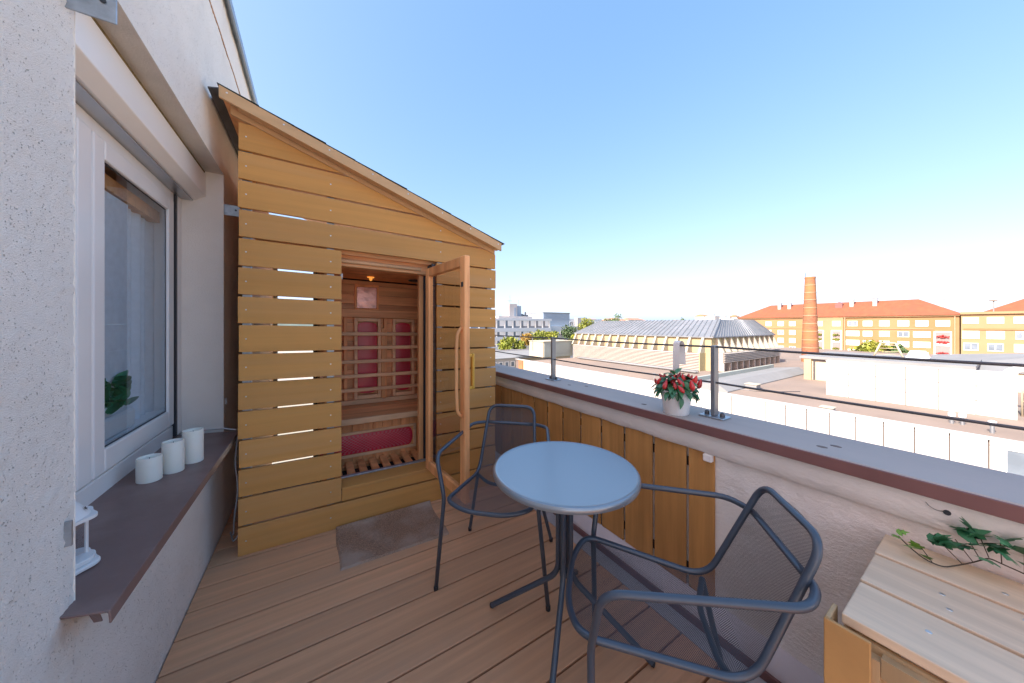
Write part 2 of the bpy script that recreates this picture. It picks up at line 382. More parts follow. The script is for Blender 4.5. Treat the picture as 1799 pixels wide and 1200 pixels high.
def make_mesh(name, mb, m, smooth=False, bev=0.0, off=Vector((0, 0, 0)), segs=1):
    me = bpy.data.meshes.new(name)
    me.from_pydata([(v[0] - off.x, v[1] - off.y, v[2] - off.z) for v in mb.v], [], mb.f)
    if mb.uv:
        ul = me.uv_layers.new(name='UVMap')
        for lp in me.loops: ul.data[lp.index].uv = mb.uv[lp.vertex_index]
    bm = bmesh.new(); bm.from_mesh(me)
    bmesh.ops.recalc_face_normals(bm, faces=bm.faces)
    if bev > 0:
        ed = [e for e in bm.edges if len(e.link_faces) == 2 and e.calc_face_angle(0) > R(35)]
        bmesh.ops.bevel(bm, geom=ed, offset=bev, offset_type='OFFSET', segments=segs, profile=0.5, affect='EDGES', clamp_overlap=True)
    bm.to_mesh(me); bm.free()
    if smooth:
        me.polygons.foreach_set('use_smooth', [True] * len(me.polygons))
        if smooth == 'angle':
            me.set_sharp_from_angle(angle=R(38))
    me.materials.append(m)
    return me

def tag(o, label=None, cat=None, group=None, kind=None):
    if label: o['label'] = label
    if cat: o['category'] = cat
    if group: o['group'] = group
    if kind: o['kind'] = kind
    return o

def thing(name, loc, label, cat, group=None, kind=None):
    o = bpy.data.objects.new(name, None); COL.objects.link(o)
    o.empty_display_size = 0.1
    o.location = loc
    return tag(o, label, cat, group, kind)

def part(name, mb, m, parent=None, smooth=False, bev=0.0, label=None, kind=None, segs=1, loc=None, cat=None, group=None):
    # the mesh is given in world coordinates; its origin sits at loc (top-level) or at its parent's origin
    if parent is not None:
        off = base_of(parent) if loc is None else Vector(loc)
    else:
        off = Vector(loc) if loc is not None else Vector((0, 0, 0))
    me = make_mesh(name, mb, m, smooth, bev, off, segs)
    o = bpy.data.objects.new(name, me); COL.objects.link(o)
    if parent is not None:
        o.parent = parent; o.location = off - base_of(parent)
    else:
        o.location = off
    return tag(o, label, cat, group, kind)

def inst(name, me, parent, loc, rot=(0, 0, 0), scale=(1, 1, 1), kind=None):
    o = bpy.data.objects.new(name, me); COL.objects.link(o)
    if parent is not None: o.parent = parent; o.location = Vector(loc) - base_of(parent)
    else: o.location = loc
    o.rotation_euler = rot; o.scale = scale
    if kind: o['kind'] = kind
    return o

def copy_tree(o, parent=None):
    c = o.copy(); COL.objects.link(c); c.parent = parent
    for ch in list(o.children): copy_tree(ch, c)
    return c

def fillet(pts, rad, closed=False, n=5):
    pts = [Vector(p) for p in pts]; out = []; N = len(pts)
    for i, p in enumerate(pts):
        r_ = rad[i] if isinstance(rad, (list, tuple)) else rad
        if (not closed and i in (0, N - 1)) or r_ <= 0: out.append(p); continue
        a = pts[i - 1]; b = pts[(i + 1) % N]
        d1 = (a - p); d2 = (b - p)
        t = min(r_, d1.length * 0.48, d2.length * 0.48)
        A = p + d1.normalized() * t; B = p + d2.normalized() * t
        for k in range(n + 1):
            u = k / n; out.append(A * (1 - u) ** 2 + p * 2 * u * (1 - u) + B * u * u)
    return out

# ================================================================== GROUND AND FAR CITY
gz = -17.0
part('ground', MB().add([(-2500, -2500, gz), (5000, -2500, gz), (5000, 5000, gz), (-2500, 5000, gz)], [(0, 1, 2, 3)]), M['ground'], kind='structure')

def hill_mesh():
    mb = MB(); rows = []
    for j, (d, h) in enumerate(((620, -17), (760, 0), (900, 11), (1050, 10), (1300, -17))):
        row = []
        for i in range(61):
            a = R(-30 + i * 3); k = 1 + 0.35 * noise.noise(Vector((i * 0.21, j * 0.5, 3.1)))
            row.append((d * math.sin(a + 0.2) * 1.0, d * math.cos(a + 0.2), gz + (h - gz) * (k if j in (1, 2, 3) else 1)))
        rows.append(row)
    return mb.grid(rows)
part('hills', hill_mesh(), M['hill'], smooth=True, kind='structure')

# ---- trees
def leaf_cloud(mb, c, rx, ry, rz, n, size, r_):
    c = Vector(c)
    for _ in range(n):
        while True:
            p = Vector((r_.uniform(-1, 1), r_.uniform(-1, 1), r_.uniform(-1, 1)))
            l = p.length
            if 0.35 < l < 1: break
        p = p * (0.75 + 0.35 * r_.random())
        q = c + Vector((p.x * rx, p.y * ry, p.z * rz))
        u = Vector((r_.gauss(0, 1), r_.gauss(0, 1), r_.gauss(0, 1))).normalized()
        w = u.cross(Vector((r_.gauss(0, 1), r_.gauss(0, 1), r_.gauss(0, 1)))).normalized()
        s1 = size * r_.uniform(0.6, 1.3); s2 = s1 * 0.7
        mb.add([q + u * s1, q + w * s2, q - u * s1, q - w * s2], [(0, 1, 2, 3)])

def tree(x, y, top, rad, m, label, group='trees between the far buildings', base=gz, n=1100, name='broadleaf_tree', squat=1.0, size=0.38):
    r_ = random.Random(int(x * 13 + y * 7))
    t = thing(name, (x, y, base), label, 'tree', group)
    H = top - base
    tr = MB().tube([(x, y, base), (x + 0.1, y, base + H * 0.3), (x + 0.2, y + 0.1, base + H * 0.62)], [0.3, 0.22, 0.12], 8)
    for k in range(5):
        a = k * 1.3; tr.tube([(x + 0.1, y, base + H * (0.3 + 0.05 * k)), (x + math.cos(a) * rad * 0.6, y + math.sin(a) * rad * 0.6, base + H * (0.55 + 0.05 * k))], [0.1, 0.04], 6)
    part('trunk', tr, M['bark'], t, smooth=True)
    cr = MB(); cz = top - rad * squat
    nl = 9
    for k in range(nl):
        a = k * 2.4; rr = rad * 0.55 * math.sqrt((k + 0.3) / nl)
        zz = cz + r_.uniform(-0.55, 0.5) * rad * squat
        s_ = r_.uniform(0.42, 0.62)
        leaf_cloud(cr, (x + rr * math.cos(a) * 1.0, y + rr * math.sin(a), zz), rad * s_, rad * s_, rad * s_ * squat, n // nl, size, r_)
    part('crown', cr, m, t)
    return t

# ---- helper: windows as boxes on a facade facing -x or -y
def facade_window(parent, axis, plane, a, w, z0, z1, mframe, mpane, mull=2, depth=0.12):
    fr = MB()
    t = 0.12
    def bx(mb, a0, a1, zz0, zz1, d0, d1):
        if axis == 'x': mb.box(plane - d1, plane - d0, a0, a1, zz0, zz1)
        else: mb.box(a0, a1, plane - d1, plane - d0, zz0, zz1)
    bx(fr, a - w / 2, a + w / 2, z0, z0 + t, -0.02, depth)
    bx(fr, a - w / 2, a + w / 2, z1 - t, z1, -0.02, depth)
    for k in range(mull + 1):
        c = a - w / 2 + t / 2 + (w - t) * k / mull
        bx(fr, c - t / 2, c + t / 2, z0 + t, z1 - t, -0.02, depth - 0.01)
    wo_ = part('window', fr, mframe, parent)
    pn = MB(); bx(pn, a - w / 2 + 0.03, a + w / 2 - 0.03, z0 + 0.03, z1 - 0.03, 0.0, 0.05)
    part('pane', pn, mpane, wo_)
    return wo_

# ---- neighbouring podium building: roof slab, white panelled parapet
RZ = -5.28
pod = thing('podium_building', (30, 0, gz), 'flat roofed neighbouring building with brown roof felt and white panelled parapet', 'building')
part('roof', MB().box(30.4, 118, -40, 47, RZ - 0.4, RZ), M['gravel_roof'], pod)
part('wall', MB().box(30.25, 117.6, -39.6, 46.6, gz, RZ - 0.402), M['creamw'], pod)
part('parapet', MB().box(30.12, 30.55, -40, 46.5, RZ - 1.2, -4.70), M['joint'], pod)
pm = make_mesh('panel', MB().box(-0.16, 0.0, 0.0, 1.15, -2.6, 0.0), M['tile'], bev=0.012)
pm2 = make_mesh('panel', MB().box(-0.16, 0.0, 0.0, 1.15, -0.26, 0.0), M['tile'], bev=0.012)
pml = make_mesh('panel', MB().box(-0.16, 0.0, 0.0, 1.15, -2.30, 0.0), M['tile'], bev=0.012)
y = -9.0
while y < 40.5:
    if not (-3.3 < y < -0.9):
        inst('panel', pm2, pod, (30.1, y, -4.71)); inst('panel', pml, pod, (30.1, y, -4.985))
    else:
        inst('panel', pm2, pod, (30.1, y, -4.71))
    y += 1.2
part('cap', MB().box(29.90, 30.62, -9.2, 46.5, -4.706, -4.64), M['tile'], pod, bev=0.01)
wq = part('window', MB().box(29.93, 30.09, -3.0, 0.06, -7.25, -5.02), M['winfar'], pod, label='dark window set in the white parapet wall')
part('frame', MB().box(29.88, 29.96, -3.05, 0.10, -5.06, -4.98).box(29.88, 29.96, 0.06, 0.12, -7.25, -5.06), M['white_paint'], wq)
part('pillar', MB().box(29.85, 30.1, 44.0, 45.3, -7.4, -4.72), M['brick'], pod, label='orange pillar at the far end of the parapet')
pe = MB().box(29.92, 30.1, 40.5, 43.9, -7.4, -4.72)
part('wall', pe, M['creamw'], pod)

# white screen wall standing on that roof
ws = thing('screen_wall', (41, 4, RZ), 'tall white panelled screen wall standing on the brown flat roof', 'wall')
WX = 41.1
part('backing', MB().box(WX + 0.14, WX + 0.5, -0.3, 9.25, RZ, -2.10), M['joint'], ws)
wp = [-0.32, 1.34, 2.98, 4.58, 6.13, 7.70, 9.28]
y = -0.32; k = 0
while y < 9.2:
    w_ = min(1.62, 9.28 - y)
    z0 = RZ
    for hz_ in (1.06, 1.06, 1.05):
        part('panel', MB().box(WX, WX + 0.13, y + 0.02, y + w_ - 0.02, z0 + 0.014, z0 + hz_ - 0.014), M['tile'], ws)
        z0 += hz_
    y += 1.62
part('cap', MB().box(WX - 0.03, WX + 0.55, -0.34, 9.3, -2.10, -2.03), M['tile'], ws, bev=0.01)
for i, (px_, py_) in enumerate(((36.1, 2.05), (36.2, 1.65), (35.0, 0.55))):
    t = thing('roof_vent', (px_, py_, RZ), ['short white roof vent left of the pair before the white screen wall', 'short white roof vent right of the pair before the white screen wall', 'short white roof vent standing alone before the white screen wall'][i], 'vent', 'roof vents before the screen wall')
    part('pipe', MB().lathe([(0.09, 0), (0.09, 0.5)], (px_, py_, RZ), 12), M['galv'], t, smooth='angle')
    part('cap', MB().lathe([(0.15, 0.5), (0.16, 0.56), (0.16, 0.72), (0.05, 0.78)], (px_, py_, RZ), 12), M['white_paint'], t, smooth='angle')
for i, (cx_, cy__, w_, h_, lab) in enumerate(((38.5, 14.2, 0.5, 0.45, 'small grey box unit on the brown roof left of the screen wall'), (33.2, 7.4, 0.35, 0.3, 'low grey drain cover on the brown roof in front of the screen wall'), (36.0, 22.0, 0.6, 0.6, 'square pale hatch on the brown roof before the long upstand'))):
    t = thing('roof_unit', (cx_, cy__, RZ), lab, 'roof unit')
    part('body', MB().box(cx_ - w_, cx_ + w_, cy__ - w_, cy__ + w_, RZ + 0.001, RZ + h_), M['felt_gray'], t, bev=0.02)
    part('lid', MB().box(cx_ - w_ - 0.06, cx_ + w_ + 0.06, cy__ - w_ - 0.06, cy__ + w_ + 0.06, RZ + h_ + 0.001, RZ + h_ + 0.06), M['fin'], t, bev=0.01)
tag(part('roof_cable', MB().tube(fillet([(32, 24, RZ + 0.03), (36, 20, RZ + 0.03), (37, 13, RZ + 0.03), (40.5, 11, RZ + 0.03)], 1.5), 0.04, 6), M['cable'], loc=(36, 18, RZ)), 'thin dark cable lying across the brown roof', 'cable')
# long low upstand across the roof
up_ = thing('roof_upstand', (34, 15, RZ), 'long low grey sloping upstand crossing the brown roof beside the sports hall', 'roof')
part('body', MB().prism([(14.6, RZ), (18.4, RZ), (18.4, RZ + 0.35), (15.6, RZ + 0.75), (14.6, RZ + 0.1)], 'x', 34, 57), M['felt_gray'], up_)
part('edge', MB().box(34, 57, 18.4, 18.7, RZ, RZ + 0.8), M['greenpanel_shade'], up_)

# low flat-roofed annex behind the screen wall
an = thing('roof_annex', (51, 9, RZ), 'low cream flat roofed annex behind the left end of the white screen wall', 'building')
part('wall', MB().box(51, 62, 2.0, 13.4, RZ, -2.75), M['creamw'], an)
part('roof', MB().box(50.6, 62.4, 1.6, 13.8, -2.75, -2.45), M['felt_gray'], an)
part('frame', MB().box(50.88, 50.98, 5.0, 12.6, -3.0, -2.85).box(50.88, 50.98, 12.45, 12.6, RZ, -3.0), M['cable'], an)
part('pilaster', MB().box(50.7, 50.98, 12.75, 13.4, RZ, -2.76), M['cream'], an)
lf = thing('ladder_frame', (56, 7.4, -2.45), 'white A-shaped ladder frame on the annex roof', 'ladder')
ldm = MB()
for yy in (6.9, 8.0):
    ldm.tube([(56, yy + (0.6 if yy > 7.5 else -0.6), -2.5), (56, yy, -0.75)], 0.09, 8)
ldm.tube([(56, 6.9, -0.75), (56, 8.0, -0.75)], 0.09, 8)
part('frame', ldm, M['creamw'], lf, smooth=True)
lr = MB()
for k in range(4): lr.tube([(56, 6.45 + 0.1 * k, -2.1 + 0.36 * k), (56, 8.45 - 0.1 * k, -2.1 + 0.36 * k)], 0.03, 6)
part('rung', lr, M['creamw'], lf, smooth=True)

# grey pitched roof behind the screen wall
gr = thing('hall_roof', (60, -8, RZ), 'wide low grey pitched roof rising behind the white screen wall', 'building')
part('roof', MB().add([(58, -30, -3.4), (58, 4.6, -3.4), (84, 6.6, -3.4), (84, -30, -3.4), (68, -3.5, -1.62), (72, -28, -1.62), (58, -2.2, -3.0)],
     [(0, 1, 4, 5), (1, 2, 4), (2, 3, 5, 4), (3, 0, 5)]), M['felt_gray'], gr)
part('wall', MB().box(58.2, 83.8, -29.8, 4.4, RZ, -3.41), M['creamw'], gr)
sk = thing('roof_skylight', (57, 3.4, RZ), 'pale faceted skylight prism between the annex and the grey pitched roof', 'skylight')
part('glazing', MB().add([(56, 4.9, -3.2), (56, 5.9, -3.2), (57.5, 5.9, -3.2), (57.5, 4.9, -3.2), (56.1, 4.6, -2.3), (56.1, 6.2, -2.3), (57.5, 6.2, -2.3), (57.5, 4.6, -2.3),
     (56.3, 4.9, -1.55), (56.3, 5.9, -1.55), (57.3, 5.9, -1.55), (57.3, 4.9, -1.55)],
     [(0, 1, 5, 4), (1, 2, 6, 5), (2, 3, 7, 6), (3, 0, 4, 7), (4, 5, 9, 8), (5, 6, 10, 9), (6, 7, 11, 10), (7, 4, 8, 11), (8, 9, 10, 11)]), M['skylight'], sk)
part('base', MB().box(56.2, 57.4, 5.0, 5.8, RZ, -3.2), M['felt_gray'], sk)
# curved white duct and its box at the right
du = thing('ventilation_duct', (43, -1.2, RZ), 'fat white curved air duct beyond the right end of the screen wall', 'duct')
dpts = [(44, 0.2, -2.6), (44, -0.1, -2.05), (44, -0.9, -1.85), (44, -2.0, -1.95), (44, -3.0, -2.5), (44, -3.2, -3.6)]
part('duct', MB().tube(fillet(dpts, 0.5), 0.26, 14), M['white_paint'], du, smooth=True)
part('unit', MB().box(43.4, 45.4, -3.8, -0.6, RZ, -3.9), M['felt_gray'], du, bev=0.03)
part('frame', MB().tube([(43.2, -0.5, RZ), (43.2, -0.5, -3.4), (43.2, -2.9, -3.4), (43.2, -2.9, RZ)], 0.06, 8).tube([(43.2, -0.5, -4.2), (43.2, -2.9, -4.2)], 0.05, 8), M['creamw'], du, smooth=True)

# low block left of the hall
lb = thing('stair_block', (39.3, 50.5, RZ), 'small flat roofed block with cream front and side coloured grey green for shade left of the hall', 'building')
part('wall', MB().box(39.3, 39.5, 50.5, 55.3, RZ, -2.15), M['creamw'], lb)
part('side_wall', MB().box(39.504, 47.2, 50.4, 55.2, RZ, -2.16), M['greenpanel_shade'], lb)  # grey green colour stands for the shade on this side
part('roof', MB().box(39.15, 47.4, 50.2, 55.5, -2.15, -2.02), M['fin'], lb)
part('pipe', MB().tube([(39.1, 54.0, RZ + 1.2), (39.1, 54.0, -1.2)], 0.06, 6), M['galv'], lb)

# ---- sports hall with seamed roof, concrete fins and louvres
G = thing('sports_hall', (48, 22.7, RZ), 'long sports hall with grey seamed roof, cream fins and pale louvres', 'building')
gx, gy0, gy1, gx1 = 48.0, 22.7, 50.0, 69.5
ez, tz = -0.40, 2.17
part('wall', MB().box(gx, gx1, gy0, gy1, gz, ez - 0.12), M['cream'], G)
roof_v = [(gx - 0.4, gy0 - 0.4, ez), (gx - 0.4, gy1 + 0.4, ez), (gx1, gy1 + 0.4, ez), (gx1 + 0.4, gy0 - 0.4, ez),
          (54, 24.26, tz), (54, 49.0, tz), (66, 49.0, tz), (66.5, 24.26, tz)]
part('roof', MB().add(roof_v + [(v[0], v[1], v[2] - 0.12) for v in roof_v[:4]],
     [(0, 1, 5, 4), (1, 2, 6, 5), (2, 3, 7, 6), (3, 0, 4, 7), (4, 5, 6, 7), (0, 1, 9, 8), (1, 2, 10, 9), (2, 3, 11, 10), (3, 0, 8, 11), (8, 9, 10, 11)]), M['seam_roof'], G)
A0, A1, B0, B1 = (Vector(roof_v[i]) for i in (0, 1, 4, 5))
for k in range(34):
    u = (k + 0.5) / 34
    p = A0.lerp(A1, u) + Vector((0, 0, 0.05)); q = B0.lerp(B1, u) + Vector((0, 0, 0.05))
    part('roof_seam', MB().tube([p, q], 0.07, 4), M['seam_roof'], G)
C0, C1 = Vector(roof_v[3]), Vector(roof_v[7])
for k in range(26):
    u = (k + 0.5) / 26
    part('roof_seam', MB().tube([A0.lerp(C0, u) + Vector((0, 0, 0.05)), B0.lerp(C1, u) + Vector((0, 0, 0.05))], 0.06, 4), M['seam_roof'], G)
part('hip', MB().tube([A0 + Vector((0, 0, .06)), B0 + Vector((0, 0, .06))], 0.14, 6), M['seam_roof'], G)
for k in range(15):
    yy = gy0 + 1.0 + k * (gy1 - gy0 - 1.2) / 14
    part('fin', MB().prism([(gx + 0.0, ez - 0.14), (gx - 0.35, ez - 0.14), (gx - 1.45, -2.72), (gx, -2.72)], 'y', yy - 0.16, yy + 0.16), M['fin'], G)
for k in range(11):
    xx = gx + 1.2 + k * (gx1 - gx - 1.6) / 10
    part('fin', MB().prism([(gy0, ez - 0.14), (gy0 - 0.3, ez - 0.14), (gy0 - 1.2, -2.62), (gy0, -2.62)], 'x', xx - 0.16, xx + 0.16), M['fin'], G)
for k in range(13):
    z0 = -2.80 - k * 0.226
    part('louvre', MB().prism([(gx - 1.58, z0 - 0.12), (gx - 1.42, z0 - 0.02), (gx - 1.44, z0 + 0.02), (gx - 1.62, z0 - 0.09)], 'y', gy0 + 0.9, gy1 - 0.6), M['louver'], G)
part('end_wall', MB().box(gx - 1.62, gx - 0.004, gy0 + 0.78, gy0 + 0.895, -5.85, -2.74), M['cream'], G)
part('louvre_frame', MB().box(gx - 1.35, gx - 0.0, gy0 + 1.0, gy1 - 0.7, -5.7, -2.76), M['recess_shade'], G)  # backing darkened to paint the shade between the slats
for k in range(6):
    z0 = -2.70 - k * 0.24
    part('louvre', MB().prism([(gy0 - 1.33, z0 - 0.12), (gy0 - 1.17, z0 - 0.02), (gy0 - 1.19, z0 + 0.02), (gy0 - 1.37, z0 - 0.09)], 'x', gx + 0.9, gx1 - 0.2), M['louver'], G)
part('louvre_frame', MB().box(gx + 1.0, gx1 - 0.2, gy0 - 1.1, gy0 - 0.004, -4.15, -2.66).box(gx + 0.9, gx1 - 0.2, gy0 - 1.2, gy0 - 0.004, -5.9, -5.4), M['louver'], G)
for k in range(11):
    xx = gx + 1.0 + k * 2.0
    part('pier', MB().box(xx, xx + 0.3, gy0 - 1.2, gy0 - 0.004, -5.4, -4.15), M['louver'], G)
part('plinth', MB().box(gx + 0.8, gx1 + 1, gy0 - 1.3, gy0 - 0.004, RZ + 0.001 - 0.9, -5.91), M['felt_gray'], G)
dk = thing('roof_box', (46, 52, RZ), 'low pale hatch with dark louvre between the cream stair block and the hall', 'hatch')
part('body', MB().prism([(46.5, RZ), (49.8, RZ), (49.8, RZ + 0.9), (48.2, RZ + 1.0)], 'y', 51.2 - 4, 53 - 4), M['fin'], dk)
pp = thing('roof_pipes', (44, 30, RZ), 'pair of long grey pipes lying along the foot of the hall louvres', 'pipes')
for dx_ in (0, 0.5):
    part('pipe', MB().tube([(43.5 + dx_, 22.5, RZ + 0.25), (43.5 + dx_, 45, RZ + 0.25)], 0.14, 8), M['felt_gray'], pp, smooth=True)

# ---- brick chimney
ch = thing('factory_chimney', (74.9, 18.9, gz), 'tall round tapering orange brick chimney with iron bands', 'chimney')
CHX, CHY = 74.94, 18.97
part('shaft', MB().lathe([(1.52, 0), (1.10, 15.5), (0.72, 26.57), (0.76, 26.6), (0.76, 26.9), (0.5, 26.9)], (CHX, CHY, gz), 36), M['brick'], ch, smooth='angle')
bandz = [11, 12.7, 14.3, 15.7, 17.2, 18.6, 20.0, 21.4, 22.8, 24.1, 25.4]
for z_ in bandz:
    rr = (1.52 - 0.42 * z_ / 15.5 if z_ < 15.5 else 1.10 - 0.38 * (z_ - 15.5) / 11.07) + 0.01
    part('band', MB().lathe([(rr, -0.05), (rr + 0.04, -0.05), (rr + 0.04, 0.05), (rr, 0.05)], (CHX, CHY, gz + z_), 36, cap0=False, cap1=False), M['band'], ch, smooth='angle')
part('lightning_rod', MB().tube([(CHX, CHY + 0.6, gz + 26.9), (CHX, CHY + 0.6, gz + 27.7)], 0.04, 6), M['cable'], ch)

# ---- ochre apartment block with red hipped roof
OB = thing('apartment_block', (150, 30, gz), 'long ochre apartment block with orange red hipped roof behind the chimney', 'building')
OX = 150.0; oy0, oy1 = 7.3, 60.0; oe = 3.8
part('wall', MB().box(OX, OX + 13, oy0, oy1, gz, oe - 0.001), M['ochre'], OB)
part('cornice', MB().box(OX - 0.5, OX + 13.5, oy0 - 0.5, oy1 + 0.5, oe, oe + 0.35), M['ochre2'], OB)
rv = [(OX - 0.8, oy0 - 0.8, oe + 0.35), (OX - 0.8, oy1 + 0.8, oe + 0.35), (OX + 13.8, oy1 + 0.8, oe + 0.35), (OX + 13.8, oy0 - 0.8, oe + 0.35), (OX + 6.5, 14.8, 9.25), (OX + 6.5, 51.5, 9.25)]
part('roof', MB().add(rv, [(0, 1, 5, 4), (1, 2, 5), (2, 3, 4, 5), (3, 0, 4), (0, 3, 2, 1)]), M['redtile'], OB)
part('string_course', MB().box(OX - 0.18, OX - 0.001, oy0 + 4.3, 29.3, 0.02, 0.3), M['ochre2'], OB)
part('string_course', MB().box(OX - 0.14, OX - 0.001, 39.5, oy1, 0.02, 0.25), M['ochre2'], OB)
part('pilaster', MB().box(OX - 0.4, OX - 0.001, 29.6, 37.6, gz, oe - 0.01), M['ochre2'], OB)
part('downpipe', MB().tube([(OX - 0.25, oy0 + 0.7, gz), (OX - 0.25, oy0 + 0.7, oe)], 0.12, 6), M['band'], OB)
part('downpipe', MB().tube([(OX - 0.5, 29.2, gz), (OX - 0.5, 29.2, oe)], 0.12, 6), M['band'], OB)
rows_z = [(0.95, 2.65), (-2.3, -0.6), (-5.3, -3.6), (-8.3, -6.6)]
cols = [(50.1, 1.8), (46.3, 1.8), (42.9, 1.8), (27.5, 2.2), (24.2, 2.0), (20.7, 2.1), (17.0, 2.2), (13.6, 2.3)]
for ci, (yy, w_) in enumerate(cols):
    for ri, (z0, z1) in enumerate(rows_z):
        ww = w_ + (0.8 if (ri in (1, 2) and ci in (3, 7)) else 0)
        openw = (ci + ri * 2) % 5 == 3
        facade_window(OB, 'x', OX, yy, ww, z0, z1, M['blind'], M['winfar'] if openw else M['blind'])
facade_window(OB, 'x', OX, 10.0, 2.4, 0.95, 2.65, M['blind'], M['blind'])
facade_window(OB, 'x', OX - 0.4, 31.2, 2.0, 0.95, 2.65, M['blind'], M['blind'])
facade_window(OB, 'x', OX - 0.4, 35.6, 2.0, 0.95, 2.65, M['blind'], M['blind'])
def loggia(y_, w_, plane):
    lg = part('loggia', MB().box(plane - 0.06, plane - 0.01, y_ - w_ / 2, y_ + w_ / 2, -8.6, -0.7), M['recess_shade'], OB)
    part('arch', MB().box(plane - 0.16, plane - 0.07, y_ - w_ / 2 - 0.25, y_ - w_ / 2, -8.6, -0.5).box(plane - 0.16, plane - 0.07, y_ + w_ / 2, y_ + w_ / 2 + 0.25, -8.6, -0.5).box(plane - 0.17, plane - 0.07, y_ - w_ / 2, y_ + w_ / 2, -0.7, -0.45), M['blind'], lg)
    part('railing', MB().box(plane - 0.22, plane - 0.08, y_ - w_ / 2, y_ + w_ / 2, -4.6, -3.9).box(plane - 0.22, plane - 0.08, y_ - w_ / 2, y_ + w_ / 2, -7.7, -7.0), M['blind'], lg)
    fl = MB(); r_ = random.Random(int(y_))
    for zz in (-3.6, -2.0, -6.7):
        leaf_cloud(fl, (plane - 0.4, y_, zz), 0.25, w_ * 0.5, 0.45, 70, 0.22, r_)
    part('flowers', fl, M['flowers'] if y_ < 20 else M['tree'], lg)
loggia(10.0, 2.5, OX); loggia(31.2, 2.1, OX - 0.4); loggia(35.6, 2.1, OX - 0.4)
for (yy, xx, z0, h_, m_) in ((48, 4.5, 7.3, 2.3, 'whitefar'), (45, 4.5, 7.3, 2.2, 'whitefar'), (28.5, 4.6, 7.2, 2.4, 'whitefar'), (23.3, 4.6, 7.2, 2.6, 'whitefar'), (10.8, 6.5, 6.0, 2.6, 'whitefar')):
    c_ = part('chimney', MB().box(OX + xx - 0.6, OX + xx + 0.6, yy - 0.45, yy + 0.45, z0 - 1, z0 + h_), M[m_], OB)
    part('cap', MB().box(OX + xx - 0.8, OX + xx + 0.8, yy - 0.7, yy + 0.7, z0 + h_ + 0.15, z0 + h_ + 0.3), M['felt_gray'], c_)
for yy in (31.5, 39.5):
    part('dormer', MB().prism([(yy - 0.9, 7.0), (yy + 0.9, 7.0), (yy + 0.9, 8.6), (yy, 9.3), (yy - 0.9, 8.6)], 'x', OX + 3.6, OX + 6.2), M['edge'], OB)
# second ochre building, flat cornice
O2 = thing('apartment_house', (149, 0, gz), 'pale ochre flat fronted apartment house at the right edge with white blinds', 'building')
part('wall', MB().box(149, 165, -32, 7.0, gz, 4.2), M['ochre2'], O2)
part('cornice', MB().box(148.4, 165.5, -32.5, 7.1, 4.2, 4.8), M['ochre2'], O2)
part('string_course', MB().box(148.8, 148.99, -32, 6.6, 0.0, 0.45), M['ochre'], O2)
for k, yy in enumerate((5.5, 1.9, -1.8, -5.5, -9.2, -13, -17)):
    facade_window(O2, 'x', 149, yy, 2.4, 1.7, 3.35, M['blind'], M['blind'], 2)
    facade_window(O2, 'x', 149, yy, 2.6 if k < 2 else 1.9, -2.3, -0.3, M['blind'], M['blind'] if k < 2 else M['winfar'], 2)
    facade_window(O2, 'x', 149, yy, 2.3, -5.5, -3.5, M['blind'], M['winfar'] if k < 2 else M['blind'], 2)
    facade_window(O2, 'x', 149, yy, 2.3, -8.8, -6.8, M['blind'], M['winfar'] if k % 2 == 0 else M['blind'], 2)
part('attic', MB().box(152, 160, -32, -4.2, 4.8, 7.6).box(152, 152.6, -6.2, -5.4, 7.6, 8.7).box(152, 152.6, -10.2, -9.4, 7.6, 8.7), M['whitefar'], O2)
O3 = thing('red_roofed_house', (185, -15, gz), 'house whose steep orange red roof shows above the right hand attic', 'house')
part('roof', MB().add([(175, 6, 4.5), (175, -40, 4.5), (205, -40, 4.5), (205, 6, 4.5), (190, -16, 17), (190, -36, 17)], [(0, 1, 5, 4), (1, 2, 5), (2, 3, 4, 5), (3, 0, 4)]), M['redtile'], O3)
part('wall', MB().box(176, 204, -39, 5, gz, 4.45), M['whitefar'], O3)
sat = thing('roof_antenna', (152, 3.0, 4.8), 'small white dish aerial on the cornice of the pale apartment house', 'antenna')
part('mast', MB().tube([(152, 2.2, 4.8), (152, 2.2, 8.4)], 0.12, 6), M['felt_gray'], sat)
part('dish', MB().lathe([(0.05, 0), (0.6, 0.15), (0.9, 0.45)], (152, 2.2, 7.6), 16), M['whitefar'], sat, smooth=True)

# ---- office at the left, tinted blue for its shade
OF = thing('office_building', (65, 95, gz), 'long white office building tinted blue for shade with bands of windows beyond the trees', 'building')
fy = 95.0; ox0, ox1 = 40.0, 77.5
part('wall', MB().box(ox0, ox1, fy, fy + 14, gz, 3.4), M['bluewhite'], OF)
part('parapet', MB().box(ox0, ox1 + 0.3, fy - 0.35, fy + 0.0 - 0.01, 2.9, 3.7), M['bluewhite'], OF)
for z_ in (-0.1 - 1.0, -4.2, -7.6):
    part('spandrel', MB().box(ox0, ox1, fy - 0.35, fy - 0.01, z_, z_ + 1.35), M['bluewhite'], OF)
for (z0, z1) in ((0.25, 2.9), (-2.85, -1.1), (-6.2, -4.2)):
    x_ = ox0 + 0.3
    while x_ < ox1 - 3:
        w1 = part('window', MB().box(x_, x_ + 2.75, fy - 0.10, fy - 0.01, z0, z1), M['winfar'], OF)
        part('blind', MB().box(x_ + 0.9, x_ + 2.7, fy - 0.14, fy - 0.11, z0 + (z1 - z0) * 0.25, z1), M['blind'], w1)
        part('pier', MB().box(x_ + 2.8, x_ + 3.25, fy - 0.28, fy - 0.01, z0, z1), M['blind'], OF)
        x_ += 3.35
part('roof_house', MB().box(56, 71, fy + 3, fy + 10, 3.4, 4.6), M['whitefar'], OF)
tw = part('tower', MB().box(60.5, 64.0, fy + 3, fy + 8, 4.6, 9.2), M['whitefar'], OF)
